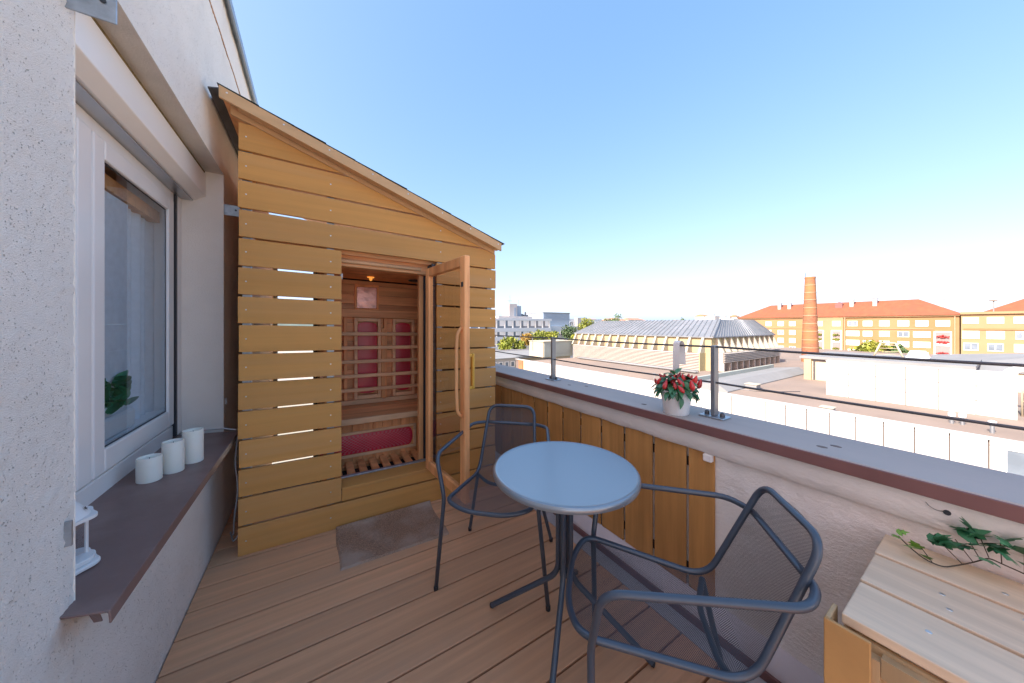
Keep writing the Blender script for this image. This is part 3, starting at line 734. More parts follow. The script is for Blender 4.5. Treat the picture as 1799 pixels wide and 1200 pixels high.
part('tower_side', MB().box(64.01, 66.5, fy + 4, fy + 8, 4.6, 8.6).box(62.6, 63.5, fy + 2.93, fy + 2.99, 4.7, 7.8), M['bluegrey'], OF)
part('antenna', MB().tube([(62, fy + 5, 9.2), (62, fy + 5, 12.5)], 0.08, 5).tube([(65.8, fy + 5, 8.6), (65.8, fy + 5, 11)], 0.08, 5).tube([(61, fy + 5, 10.4), (63, fy + 5, 10.4)], 0.06, 5), M['felt_gray'], OF)
part('plant', MB().box(66.8, 68.2, fy + 5, fy + 7, 4.6, 5.6).box(68.5, 70.5, fy + 5, fy + 7, 4.6, 5.3).box(69.0, 69.4, fy + 5, fy + 5.4, 5.3, 6.4), M['felt_gray'], OF)
OW = thing('office_wing', (84, 100, gz), 'taller blue grey office wing right of the banded office', 'building')
part('wall', MB().box(77.9, 92, 100, 112, gz, 6.2), M['bluegrey'], OW)
part('roof', MB().box(77.7, 92.2, 99.8, 112.2, 6.2, 6.5), M['felt_gray'], OW)
part('lower_wall', MB().box(77.7, 78.9, 97, 99.79, gz, 1.0).box(79, 98, 98.2, 99.99, gz, 0.8), M['bluewhite'], OW)
for k in range(4):
    facade_window(OW, 'y', 98.2, 82.5 + k * 3.8, 2.2, -3.2, -1.2, M['blind'], M['winfar'])
O4 = thing('office_block', (110, 120, gz), 'far pale block behind the trees right of the blue grey wing', 'building')
part('wall', MB().box(101, 132, 118, 130, gz, 4.4), M['bluewhite'], O4)
part('stair_tower', MB().box(112, 118, 116, 117.9, gz, 5.0), M['whitefar'], O4)
for k in range(5):
    facade_window(O4, 'y', 118, 103.5 + k * 3.2 + (12 if k > 2 else 0), 2.4, 1.2, 3.0, M['blind'], M['winfar'])
SW = thing('low_shed', (33, 75, gz), 'low white building with a row of small windows beside the shed edge', 'building')
part('wall', MB().box(26, 36.5, 56.5, 74, gz, -5.752), M['whitefar'], SW)
part('roof', MB().box(22, 37, 56, 75, -5.75, -5.6), M['felt_gray'], SW)
tag(part('roof_lamp', MB().tube([(30.35, 20, -4.64), (30.35, 20, -3.9)], 0.03, 6).box(30.25, 30.45, 19.85, 20.15, -3.9, -3.8), M['felt_gray'], loc=(30.35, 20, -4.64)), 'small grey lamp post standing on the white parapet cap', 'lamp')
for k in range(7):
    facade_window(SW, 'y', 56.5, 27 + k * 1.45, 1.0, -7.6, -6.4, M['blind'], M['winfar'], 1)
SW2 = thing('roof_terrace', (45, 70, gz), 'grey flat roof with a pale edge in front of the round trees', 'building')
part('roof', MB().box(37.5, 60, 64, 80, -6.9, -6.4), M['felt_gray'], SW2)
part('wall', MB().box(38, 59.5, 64.5, 79.5, gz, -6.902), M['creamw'], SW2)
part('parapet', MB().box(37.4, 60, 79.4, 80, -6.4, -6.1), M['whitefar'], SW2)

# trees
TL = [(50.5, 83, -1.0, 3.4, 'tree', 'round yellow green tree beside the shed, leftmost of the trees'),
      (58.5, 84, -1.4, 2.6, 'treeorange', 'small orange and green tree left of the cream stair block'),
      (54.5, 82, -3.2, 2.4, 'tree', 'low bright bush between the round tree and the orange one'),
      (67.5, 90, 0.0, 4.0, 'tree', 'broad yellow green tree in front of the banded office'),
      (71.5, 87.5, 0.0, 3.2, 'tree', 'light green tree left of the office corner'),
      (85.5, 93, 2.2, 4.2, 'treedark', 'tall green conifer-like tree at the blue grey wing'),
      (83, 86, -1.2, 3.6, 'tree', 'low yellow green tree under the tall one at the wing'),
      (88, 86, -1.4, 3.4, 'tree', 'low yellow green tree next to the hall roof corner'),
      (98, 97, 5.2, 4.6, 'tree', 'tallest bright green tree above the trees by the hall'),
      (96, 93, 0.9, 4.2, 'treedark', 'dark green tree right below the tallest bright tree'),
      (105, 98, 3.4, 4.4, 'treedark', 'dark green tree right of the tallest bright tree'),
      (112, 100, 3.8, 4.2, 'tree', 'green tree above the left slope of the hall roof'),
      (121, 103, 5.0, 4.4, 'treedark', 'dark green tree above the hall roof ridge, left one'),
      (132, 108, 7.6, 4.0, 'treedark', 'dark pointed tree above the hall roof ridge')]
for x_, y_, top_, rad_, m_, lb_ in TL:
    tree(x_, y_, top_, rad_, M[m_], lb_, squat=0.9 if 'pointed' not in lb_ else 1.5)
tree(118, 18.6, -1.7, 3.8, M['tree'], 'green bushy tree in front of the ochre block windows', squat=0.8, n=1500)
tree(118, 14.6, -2.9, 3.0, M['treedark'], 'darker and lower tree right of the bushy one before the ochre block', squat=0.8)
tree(82, 36.5, -3.6, 1.9, M['treeorange'], 'small brown green tree at the foot of the hall end wall', squat=1.3, n=500)
tree(79, 31, -4.0, 1.8, M['tree'], 'small yellow green tree left of the chimney foot', squat=1.3, n=500)

# far rows of houses on the skyline
far_lab = ['pale house', 'pinkish house', 'white block', 'cream house', 'grey block']
rr_ = random.Random(5)
n_h = 0
def bearing(px):  # direction in the ground plane for a bearing measured on the photograph
    X = (px - 899.5) / 550.0
    return Vector((0.8462 * X + 0.5328, -0.533 * X + 0.846, 0))
for (p0, p1, n_, zlo, zhi, kind_) in ((1032, 1130, 9, 6.5, 9.0, 'pink'), (1230, 1312, 9, 9.5, 16.5, 'white'), (1140, 1225, 6, 4, 6, 'pink')):
    for i in range(n_):
        px = p0 + (p1 - p0) * (i + 0.5) / n_ + rr_.uniform(-2, 2)
        dpt = rr_.uniform(430, 540)
        c = bearing(px) * dpt
        w_ = rr_.uniform(5, 9); top = rr_.uniform(zlo, zhi)
        h = thing('distant_house', (c.x, c.y, gz), 'small pale distant house in the skyline row above the hall roof' if kind_ == 'pink' else 'small white distant block on the skyline beside the red roof', 'house',
                  'distant houses on the skyline' if kind_ == 'pink' else 'distant white blocks on the skyline')
        part('wall', MB().box(c.x - w_, c.x + w_, c.y - w_, c.y + w_, gz, top), M['whitefar'], h)
        if kind_ == 'pink' or i % 3 == 0:
            part('roof', MB().prism([(c.y - w_ - 1, top), (c.y + w_ + 1, top), (c.y, top + 3.0)], 'x', c.x - w_ - 1, c.x + w_ + 1), M['pinkroof'] if kind_ == 'pink' else M['ochre2'], h)
        else:
            part('roof', MB().box(c.x - w_ * 0.3, c.x + w_ * 0.3, c.y - 2, c.y + 2, top, top + 2.5), M['whitefar'], h)
tm = MB(); r_ = random.Random(9)
for i in range(160):
    px = r_.uniform(870, 1330)
    c = bearing(px) * r_.uniform(380, 600)
    leaf_cloud(tm, (c.x, c.y, r_.uniform(-6, 4.5)), 9, 9, 5, 40, 1.5, r_)
part('distant_wood', tm, M['treedark'], kind='stuff', label='hazy belt of distant trees along the skyline', cat='trees')
for i, px in enumerate((1198, 1213)):
    c = bearing(px) * 330
    tree(c.x, c.y, 8.6 - i * 1.8, 3.0, M['treedark'], ['taller pointed dark tree on the skyline above the hall roof', 'shorter dark tree on the skyline above the hall roof'][i], squat=1.8, n=300, size=0.9)

# ================================================================== HOUSE WALL (left)
WXL = -0.50
SX = 0.03
H_TOP = 3.44
house = thing('house_wall', (WXL, 0, 0), 'rough white plastered house wall with a shuttered window on the left', 'wall')
def plate(mb, x, y0, y1, z0, z1): return mb.box(x - 0.2, x, y0, y1, z0, z1)

OY0, OY1, OZ0, OZ1 = 1.2225, 2.70, 0.625, 2.288
def stucco_sheet(y0, y1, z0, z1, step=0.02):
    ny = max(1, int((y1 - y0) / step)); nz = max(1, int((z1 - z0) / step)); rows = []
    for j in range(nz + 1):
        z = z0 + (z1 - z0) * j / nz; row = []
        for i in range(ny + 1):
            y = y0 + (y1 - y0) * i / ny
            d = 0.0035 * noise.noise(Vector((y * 55, z * 55, 1))) + 0.0025 * noise.noise(Vector((y * 130, z * 130, 4)))
            row.append((WXL + d, y, z))
        rows.append(row)
    return rows
wmb = MB()
wmb.grid(stucco_sheet(0.2, OY0, -0.3, H_TOP, 0.012))
for (a, b, c, d) in ((OY0, OY1, -0.3, OZ0), (OY0, OY1, OZ1, H_TOP)):
    wmb.grid(stucco_sheet(a, b, c, d, 0.02))
wmb.grid(stucco_sheet(OY1, 5.0, -0.3, H_TOP, 0.05))
wmb.grid([[(WXL, -0.6, -0.3), (WXL, 0.2, -0.3)], [(WXL, -0.6, H_TOP), (WXL, 0.2, H_TOP)]])
part('plaster', wmb, M['stucco'], house, smooth=True)
# body of the house behind the plaster (keeps the sun off the terrace; cut short for more skylight)
part('masonry', MB().box(-9, WXL - 0.012, -0.595, OY0 - 0.012, gz, H_TOP - 0.02).box(-9, WXL - 0.012, OY1 + 0.012, 4.995, gz, H_TOP - 0.02)
     .box(-9, WXL - 0.012, OY0 - 0.011, OY1 + 0.011, gz, OZ0 - 0.06).box(-9, WXL - 0.012, OY0 - 0.011, OY1 + 0.011, OZ1 + 0.012, H_TOP - 0.02), M['stucco_smooth'], house)
# reveal faces
rev = MB()
rev.grid([[(WXL + 0.002, OY1, OZ0 - 0.02), (-0.78, OY1, OZ0 - 0.02)], [(WXL + 0.002, OY1, OZ1 + 0.003), (-0.78, OY1, OZ1 + 0.003)]])
rev.grid([[(WXL + 0.002, OY0, OZ0 - 0.02), (-0.78, OY0, OZ0 - 0.02)], [(WXL + 0.002, OY0, OZ1 + 0.003), (-0.78, OY0, OZ1 + 0.003)]])
part('reveal', rev, M['stucco_smooth'], house)
part('lintel', MB().grid([[(WXL + 0.002, OY0, OZ1), (WXL + 0.002, OY1, OZ1)], [(-0.78, OY0, OZ1), (-0.78, OY1, OZ1)]]), M['soffit'], house)
part('lintel_line', MB().tube([(-0.592, OY0, OZ1 - 0.004), (-0.592, OY1, OZ1 - 0.004)], 0.007, 6), mat('olive_brown_seal', (0.20, 0.16, 0.08), 0.9, var=0.4, scale=40), house)  # thin olive brown line under the lintel, above the shutter box
cp = MB().box(-0.80, -0.462, -0.62, 5.02, H_TOP, H_TOP + 0.012).box(-0.474, -0.462, -0.62, 5.02, H_TOP - 0.045, H_TOP - 0.0005)
part('coping', cp, M['coping'], house)
part('joint', MB().tube([(WXL + 0.001, 0.3 + 0.1 * k, 3.135 + 0.004 * math.sin(k * 1.7)) for k in range(46)], 0.0045, 5), M['crack'], house)
# shutter box
bxp = [(-0.581, 2.268), (-0.581, 2.128), (-0.628, 2.098), (-0.735, 2.10), (-0.735, 2.268)]
sbx = part('shutter_box', MB().prism(bxp, 'y', OY0 + 0.003, OY1 - 0.003), M['box'], house, bev=0.004, segs=2)
part('underside', MB().box(-0.716, -0.640, OY0 + 0.004, OY1 - 0.004, 2.090, 2.0965), M['chrome'], sbx)
part('end_slat', MB().box(-0.712, -0.698, OY0 + 0.003, OY1 - 0.02, 2.040, 2.0895), M['box'], sbx, bev=0.003)
# window
FX = -0.712
def frame_rect(mb, x0, x1, y0, y1, z0, z1, w, wb=None):
    wb = wb or w
    mb.box(x0, x1, y0, y0 + w, z0, z1); mb.box(x0, x1, y1 - w, y1, z0, z1)
    mb.box(x0, x1, y0 + w, y1 - w, z0, z0 + wb); mb.box(x0, x1, y0 + w, y1 - w, z1 - w, z1)
    return mb
fr = frame_rect(MB(), FX - 0.07, FX + 0.0, OY0 + 0.002, OY1 - 0.03, 0.69, 2.085, 0.055, 0.07)
fr.box(FX - 0.07, FX + 0.004, 1.74, 1.80, 0.76, 2.03)
win = part('window', fr, M['pvc'], house, bev=0.004, segs=2)
part('guide_rail', MB().box(FX + 0.001, FX + 0.022, 2.63, 2.695, 0.665, 2.09), M['pvc'], win, bev=0.003)
part('guide_slot', MB().box(FX + 0.001, FX + 0.0235, 2.598, 2.622, 0.67, 2.085), M['gasket'], win)
sash = frame_rect(MB(), FX + 0.0005, FX + 0.02, 1.805, 2.585, 0.745, 2.04, 0.075, 0.09)
part('sash', sash, M['pvc'], win, bev=0.006, segs=2)
sash2 = frame_rect(MB(), FX + 0.0005, FX + 0.02, OY0 + 0.01, 1.795, 0.745, 2.04, 0.085, 0.10)
part('sash', sash2, M['pvc'], win, bev=0.006, segs=2)
gk = frame_rect(MB(), FX + 0.0061, FX + 0.008, 1.8805, 2.5095, 0.8355, 1.9645, 0.005)
part('gasket', gk, M['gasket'], win)
part('pane', MB().box(FX + 0.002, FX + 0.006, 1.8795, 2.5105, 0.8345, 1.9655), M['glass'], win)
part('pane', MB().box(FX - 0.02, FX - 0.012, OY0 + 0.09, 1.715, 0.84, 1.96), M['glass'], win)
part('lower_rail', MB().box(FX + 0.0, FX + 0.012, OY0 + 0.003, 2.597, 0.655, 0.735), M['pvc'], win, bev=0.004)
# room behind the glass
rm = MB()
rm.add([(-2.6, 0.6, 0.3), (-2.6, 3.6, 0.3), (-2.6, 3.6, 2.5), (-2.6, 0.6, 2.5), (-0.80, 0.6, 0.3), (-0.80, 3.6, 0.3), (-0.80, 3.6, 2.5), (-0.80, 0.6, 2.5)],
       [(0, 1, 2, 3), (0, 4, 5, 1), (3, 2, 6, 7), (0, 3, 7, 4), (1, 5, 6, 2)])
part('room', rm, M['room'], house)
cur = []
for z in (0.55, 2.2):
    cur.append([(-0.80 + 0.014 * math.sin(y * 75) + 0.006 * math.sin(y * 29), y, z) for y in [2.32 + 0.003 * k for k in range(115)]])
part('curtain', MB().grid(cur), M['curtain'], house, smooth=True)
part('blind', MB().box(-0.775, -0.765, 1.24, 2.27, 0.845, 1.90), M['curtain'], house)
part('wooden_rail', MB().box(-0.80, -0.755, 1.2, 2.6, 1.905, 1.965), M['cedarh'], house)
# sill
sl = MB()
sp = [(-0.72, 0.682), (-0.712, 0.682), (-0.706, 0.662), (-0.415, 0.636), (-0.413, 0.604), (-0.418, 0.604), (-0.421, 0.628), (-0.72, 0.655)]
sl.prism(sp, 'y', 1.155, 2.655)
sl.v = [(x, y if y > 2 else (OY0 + 0.002 if x <= -0.5 else OY0 - 0.075 * (x + 0.5) / 0.085), z) for x, y, z in sl.v]
part('window_sill', sl, M['sill'], house, bev=0.002)
part('sill_end', MB().add([(-0.497, 1.216, 0.641), (-0.44, 1.166, 0.637), (-0.43, 1.158, 0.612), (-0.450, 1.176, 0.604), (-0.465, 1.19, 0.622), (-0.497, 1.216, 0.616), (-0.497, 1.213, 0.641), (-0.44, 1.163, 0.637), (-0.43, 1.155, 0.612), (-0.450, 1.173, 0.604), (-0.465, 1.187, 0.622), (-0.497, 1.213, 0.616)], [(0, 1, 2, 3, 4, 5), (11, 10, 9, 8, 7, 6), (0, 6, 7, 1), (1, 7, 8, 2), (2, 8, 9, 3), (3, 9, 10, 4), (4, 10, 11, 5), (5, 11, 6, 0)]), M['sill'], house)
part('sealant', MB().tube([(-0.70, 2.697, 0.668), (-0.5, 2.699, 0.655), (-0.46, 2.672, 0.648), (-0.43, 2.662, 0.644)], 0.005, 6), M['white_paint'], house, smooth=True)
# brackets
def bracket(x0, x1, y, z0, z1, hole=True):
    b = part('bracket', MB().box(x0, x1, y - 0.0025, y + 0.0025, z0, z1), M['galv'], house, bev=0.001)
    if hole: part('bolt', MB().tube([(x1 - 0.022, y - 0.006, (z0 + z1) / 2 + 0.004), (x1 - 0.022, y + 0.004, (z0 + z1) / 2 + 0.004)], 0.006, 12), M['gasket'], b)
bracket(-0.505, -0.421, 1.195, 2.074, 2.16)
bracket(-0.515, -0.489, 1.19, 0.795, 0.855)
bracket(-0.505, -0.418, 2.715, 2.035, 2.105)
bracket(-0.505, -0.488, 2.74, 0.80, 0.84)

# ================================================================== TERRACE DECK
deck = thing('terrace_deck', (0, 0, 0), 'tan composite board terrace floor', 'floor', kind='structure')
del deck['category']
PITCH = 0.1533
plm = make_mesh('plank', MB().box(-0.495, 1.357, 0.0042, PITCH - 0.0042, -0.022, 0, sl=True), M['deck'], bev=0.002)
for k in range(-4, 28):
    y0 = 2.298 - PITCH * (k + 0)
    if y0 < -1.6: break
    inst('plank', plm, deck, (0, y0, 0))
k = -5
sub = MB().box(-0.5, 1.36, -3, 3.6, -0.2, -0.05, sl=True)
part('underside', sub, M['underdeck'], deck)
# membrane gutter between deck and parapet
part('gutter', MB().box(1.3605, 1.452, -3, 5.5, -0.12, -0.028), M['membrane'], deck)
ups = MB().prism([(1.4525, -0.06), (1.4525, 0.012), (1.462, 0.030), (1.505, 0.071), (1.53, 0.074), (1.53, -0.06)], 'y', -3, 5.5)
upst = MB().prism([(1.448, -0.05), (1.448, -0.014), (1.4515, -0.012), (1.4515, -0.05)], 'y', -3, 5.5)

# ================================================================== PARAPET
par = thing('parapet_wall', (1.62, 0.5, 0), 'white plastered parapet with grey coping and oxblood edge', 'wall')
part('upstand', ups, M['upstand'], par, smooth='angle')
part('red_strip', MB().box(1.4400, 1.4515, -3, 5.5, -0.027, 0.006), M['edge'], par)
def par_face():
    rows = []
    nz, ny = 30, 210
    for j in range(nz + 1):
        z = 0.06 + (0.745 - 0.06) * j / nz; row = []
        for i in range(ny + 1):
            y = -3.0 + (0.74 + 3.0) * i / ny
            d = 0.006 * noise.noise(Vector((y * 18, z * 30, 1))) + 0.003 * noise.noise(Vector((y * 60, z * 90, 4)))
            row.append((1.522 + d, y, z))
        rows.append(row)
    return rows
part('plaster', MB().grid(par_face()), M['parapet'], par, smooth=True)
part('masonry', MB().box(1.5335, 1.74, 0.743, 5.5, gz, 0.832).box(1.545, 1.74, -3, 0.742, gz, 0.832), M['stucco_smooth'], par)
part('return', MB().box(1.523, 1.543, 0.735, 0.742, 0.07, 0.74), M['stucco_smooth'], par)
bm_rows = []
for z, x in ((0.736, 1.535), (0.738, 1.502), (0.7455, 1.492), (0.80, 1.4885), (0.85, 1.49)):
    bm_rows.append([(x + 0.003 * noise.noise(Vector((y * 9, z * 40, 2))), y, z + (0.004 * noise.noise(Vector((y * 7, 3, 2))) if z < 0.75 else 0)) for y in [-3 + 0.02 * i for i in range(426)]])
part('beam', MB().grid(bm_rows), M['beam'], par, smooth=True)
part('corner_block', MB().box(1.488, 1.52, 0.705, 0.742, 0.705, 0.738), M['beam'], par, bev=0.004)
cop = MB().box(1.462, 1.752, -3, 5.5, 0.842, 0.8800)
part('coping', cop, M['ledge'], par, bev=0.003)
part('oxblood_edge', MB().prism([(1.4555, 0.836), (1.4615, 0.836), (1.4615, 0.8775), (1.4555, 0.8765)], 'y', -3, 5.5), M['edge'], par, bev=0.001)
for (x_, y_) in ((1.545, 2.95), (1.63, 2.85), (1.58, 1.72), (1.65, 1.62), (1.545, 1.08), (1.55, 0.36), (1.60, 0.335)):
    part('stain', MB().lathe([(0.012, 0.0), (0.009, 0.0012), (0.003, 0.0016)], (x_, y_, 0.8801), 12, sq=1.3), M['stain'], par, smooth=True)
hk = part('wall_hook', MB().tube(fillet([(1.487, 0.096, 0.80), (1.474, 0.107, 0.80), (1.473, 0.120, 0.806), (1.484, 0.128, 0.812)], 0.01), 0.0008, 6), M['cable'], par, smooth=True)
part('hole', MB().tube([(1.4865, 0.092, 0.798), (1.4925, 0.092, 0.798)], 0.007, 10), M['gasket'], par)

# ---- vertical boards below the beam
fence = thing('board_screen', (1.5, 1.7, 0.07), 'row of upright brown boards fixed under the parapet beam', 'fence')
ys = [0.7018, 0.8227, 1.001, 1.184, 1.355, 1.534, 1.714, 1.888, 2.064, 2.24, 2.413, 2.596, 2.77, 2.95, 3.12]
for a, b in zip(ys[:-1], ys[1:]):
    tx = rng.uniform(-0.001, 0.001)
    part('board', MB().box(1.510 + tx, 1.5195 + tx, a + (0.0065 if a > 0.71 else 0), b - 0.0065 + rng.uniform(-.001, .001), 0.074, 0.7355), M['slat'], fence, bev=0.0015, loc=(1.51, (a + b) / 2, 0.07))
part('batten', MB().box(1.5215, 1.5325, 0.71, 3.2, 0.645, 0.685), M['dark'], fence)
part('batten', MB().box(1.5215, 1.5325, 0.71, 3.2, 0.135, 0.175), M['dark'], fence)

# ---- cable railing
rl = thing('cable_railing', (1.62, 1.2, 0.88), 'cable railing of grey posts and two dark wires on the parapet', 'railing')
for py_ in (-0.45, 0.752, 1.95, 3.15, 4.35):
    p_ = part('post', MB().box(1.600, 1.640, py_ - 0.010, py_ + 0.010, 0.888, 1.222), M['rail'], rl, bev=0.003, loc=(1.62, py_, 0.88))
    part('base_plate', MB().box(1.580, 1.660, py_ - 0.055, py_ + 0.055, 0.8805, 0.8875), M['galv'], p_, bev=0.002)
    for s_ in (-1, 1):
        part('bolt', MB().lathe([(0.011, 0), (0.011, 0.008), (0.009, 0.016), (0.003, 0.02)], (1.62, py_ + s_ * 0.034, 0.8875), 10), M['cable'], p_, smooth='angle')
def sag(z, n=60):
    out = []
    for i in range(n + 1):
        y = -2.0 + 7.0 * i / n
        u = ((y + 0.45) % 1.2) / 1.2
        out.append((1.62, y, z - 0.006 * 4 * u * (1 - u)))
    return out
part('cable', MB().tube(sag(1.216, 120), 0.0048, 8), M['cable'], rl, smooth=True)
part('cable', MB().tube(sag(1.045, 120), 0.0048, 8), M['cable'], rl, smooth=True)

# ================================================================== GARDEN SHED ROUND THE SAUNA
SY = 2.323                       # front of the cladding
XL, XR = -0.369, 1.300
BP = 0.1647
shed = thing('sauna_shed', (0.45, SY, 0), 'ochre board shed with sloping shingled roof standing against the house wall', 'shed')
def zr(x): return 2.60 - (x + 0.433) * (2.60 - 1.996) / (1.308 + 0.433)     # top of the rake board
def clad_piece(x0, x1, z0, z1):
    # board clipped by the roof line, falls with the deck
    def top(x): return zr(x) - 0.085
    pts = []
    for x, z in ((x0, z0), (x1, z0), (x1, z1), (x0, z1)):
        pts.append((x, z + dz(x)))
    # clip by z <= top(x)
    out = []
    for i in range(4):
        a, b = pts[i], pts[(i + 1) % 4]
        da, db = top(a[0]) - a[1], top(b[0]) - b[1]
        if da >= 0: out.append(a)
        if da * db < 0:
            t = da / (da - db); out.append((a[0] + (b[0] - a[0]) * t, a[1] + (b[1] - a[1]) * t))
    return out
OPX0, OPX1 = 0.147, 0.784
scr = MB()
for k in range(15):
    z0 = 0.0005 + BP * k + (0.006 if k else 0.0); z1 = BP * (k + 1) - 0.006 + 0.0012 * math.sin(k * 2.1)
    segs_ = [(XL, XR)]
    if 2 <= k <= 10 or k == 1: segs_ = [(XL, OPX0), (OPX1, XR)]
    for (a, b) in segs_:
        xb = b - (0.002 * ((k * 7) % 5)) if b == XR else b
        xa = a + (0.0015 * ((k * 5) % 4)) if a == XL else a
        poly = clad_piece(xa, xb, z0, z1)
        if len(poly) < 3: continue
        yj = 0.0012 * ((k * 3) % 3)
        part('board', MB().prism(poly, 'y', SY + yj, SY + 0.020 + yj), M['clad'], shed, bev=0.0015, loc=((a + b) / 2, SY, z0))
        for sx in (-0.333, 0.086, 0.816, 1.251):
            zc = (z0 + z1) / 2 + dz(sx) + 0.002 * math.sin(k * 3 + sx * 9)
            if a < sx < b and zc < zr(sx) - 0.11:
                scr.lathe([(0.0045, 0), (0.0035, 0.0012)], (0, 0, 0), 8)
                n_ = 16
                for i in range(n_):
                    v = scr.v[-n_ + i]; scr.v[-n_ + i] = (sx + v[0], SY - v[2] + yj - 0.0002, zc + v[1])
part('screw', scr, M['steel_screw'], shed, kind='stuff')
# narrow riser board below the threshold and tread
part('board', MB().box(OPX0 + 0.003, OPX1 + 0.001, SY + 0.001, SY + 0.021, BP + 0.0045, 0.236, sl=True), M['clad'], shed, bev=0.0015)
part('tread', MB().box(OPX0 + 0.003, OPX1 - 0.003, SY - 0.004, SY + 0.14, 0.2365, 0.2575, sl=True), M['clad'], shed, bev=0.002)
part('threshold', MB().box(OPX0 + 0.003, OPX1 - 0.003, SY + 0.142, SY + 0.172, 0.2365, 0.266, sl=True), M['galv'], shed, bev=0.002)
# galvanised posts behind the boards
for sx, top in ((-0.333, 2.40), (0.086, 2.27), (0.816, 2.02), (1.251, 1.87)):
    for yy in (SY + 0.0235, 3.86):
        part('post', MB().box(sx - 0.02, sx + 0.02, yy, yy + 0.04, dz(sx) + 0.001, top - 0.04), M['galv'], shed)
# back and side cladding
for k in range(15):
    z0 = BP * k + 0.007; z1 = BP * (k + 1) - 0.007
    zt = min(z1, 1.80)
    if z0 < 1.80:
        part('side_board', MB().box(XR - 0.024, XR - 0.004, SY + 0.07, 3.90, z0 + dz(XR), zt + dz(XR)), M['clad'], shed, loc=(XR, 3.1, z0))
    if z1 < 2.35:
        part('side_board', MB().box(XL + 0.004, XL + 0.024, SY + 0.30, 3.90, z0 - 0.0058 + dz(XL), z1 + 0.0055 + dz(XL)), M['clad'], shed, loc=(XL, 3.1, z0))
# roof: rake board, soffit, shingles
def slopebox(x0, x1, y0, y1, ztop_off, th):
    return MB().prism([(x0, zr(x0) + ztop_off - th), (x1, zr(x1) + ztop_off - th), (x1, zr(x1) + ztop_off), (x0, zr(x0) + ztop_off)], 'y', y0, y1)
part('rake_board', slopebox(-0.433, 1.308, 2.238, 2.256, 0.0, 0.064), M['fascia'], shed, bev=0.002)
part('soffit', slopebox(-0.43, 1.315, 2.2565, 4.02, -0.012, 0.018), M['cedar'], shed)
part('rafter', slopebox(-0.40, 1.29, SY + 0.0005, SY + 0.022, -0.031, 0.052), M['fascia'], shed)
part('rafter', slopebox(-0.36, 1.30, 2.2565, 2.318, -0.031, 0.022), M['fascia'], shed)
scr2 = MB()
for k in range(8):
    sx = -0.40 + k * 0.238 + (0.01 if k % 2 else 0)
    n0 = len(scr2.v); scr2.lathe([(0.005, 0), (0.004, 0.0012)], (0, 0, 0), 8)
    for i in range(n0, len(scr2.v)):
        v = scr2.v[i]; scr2.v[i] = (sx + v[0], 2.2378 - v[2], zr(sx) - 0.022 + v[1])
part('screw', scr2, M['steel_screw'], shed, kind='stuff')
for k in range(11):
    x0 = -0.44 + k * 0.162; x1 = min(x0 + 0.175, 1.335)
    j = 0.006 * math.sin(k * 2.3)
    zz = lambda x, e: zr(x) + e
    part('shingle', MB().prism([(x0, zz(x0, 0.001)), (x1, zz(x1, 0.005)), (x1, zz(x1, 0.0085)), (x0, zz(x0, 0.0045))], 'y', 2.236 + j * 0.5, 4.05), M['shingle'], shed)
part('roof_flashing', MB().add([(-0.4935, 2.40, 2.60), (-0.4935, 2.52, 2.74), (-0.4935, 4.05, 2.74), (-0.4935, 4.05, 2.60), (-0.489, 2.40, 2.60), (-0.489, 2.52, 2.74), (-0.489, 4.05, 2.74), (-0.489, 4.05, 2.60)], [(0, 1, 2, 3), (7, 6, 5, 4), (0, 4, 5, 1), (1, 5, 6, 2), (2, 6, 7, 3), (3, 7, 4, 0)]).add([(-0.489, 2.30, 2.606), (-0.43, 2.27, 2.604), (-0.43, 4.05, 2.604), (-0.489, 4.05, 2.606), (-0.489, 2.30, 2.60), (-0.43, 2.27, 2.598), (-0.43, 4.05, 2.598), (-0.489, 4.05, 2.60)], [(0, 1, 2, 3), (7, 6, 5, 4), (0, 4, 5, 1), (1, 5, 6, 2), (2, 6, 7, 3), (3, 7, 4, 0)]), M['flash'], shed)
# cable hanging at the shed corner
tag(part('power_cable', MB().tube(fillet([(-0.405, 2.55, 0.63), (-0.41, 2.50, 0.50), (-0.39, 2.47, 0.33), (-0.405, 2.45, 0.18), (-0.42, 2.52, 0.03), (-0.46, 2.66, -0.0), (-0.40, 2.40, 0.055), (-0.34, 2.40, 0.16)], 0.05), 0.004, 6), M['wire'], smooth=True, loc=(-0.41, 2.5, 0.01)),
    'thin grey power cable hanging behind the shed corner below the window sill', 'cable')
tag(part('gap_shade_sheet', MB().box(-0.4995, -0.37, 3.9, 3.92, 0.001, 2.4), M['dark'], smooth=False, loc=(-0.43, 3.91, 0)), 'dark sheet standing for the shade in the narrow gap between shed and house', 'board')  # near-black sheet paints the shade at the back of the gap

# ================================================================== INFRARED CABIN INSIDE THE SHED
CF = SY + 0.175                   # cabin front
cab = thing('infrared_cabin', (0.45, 2.9, 0.2), 'red cedar infrared sauna cabin with open glazed door inside the shed', 'sauna')
IX0, IX1, IY1 = 0.03, 1.02, 3.25
ZF, ZC = 0.225, 1.755
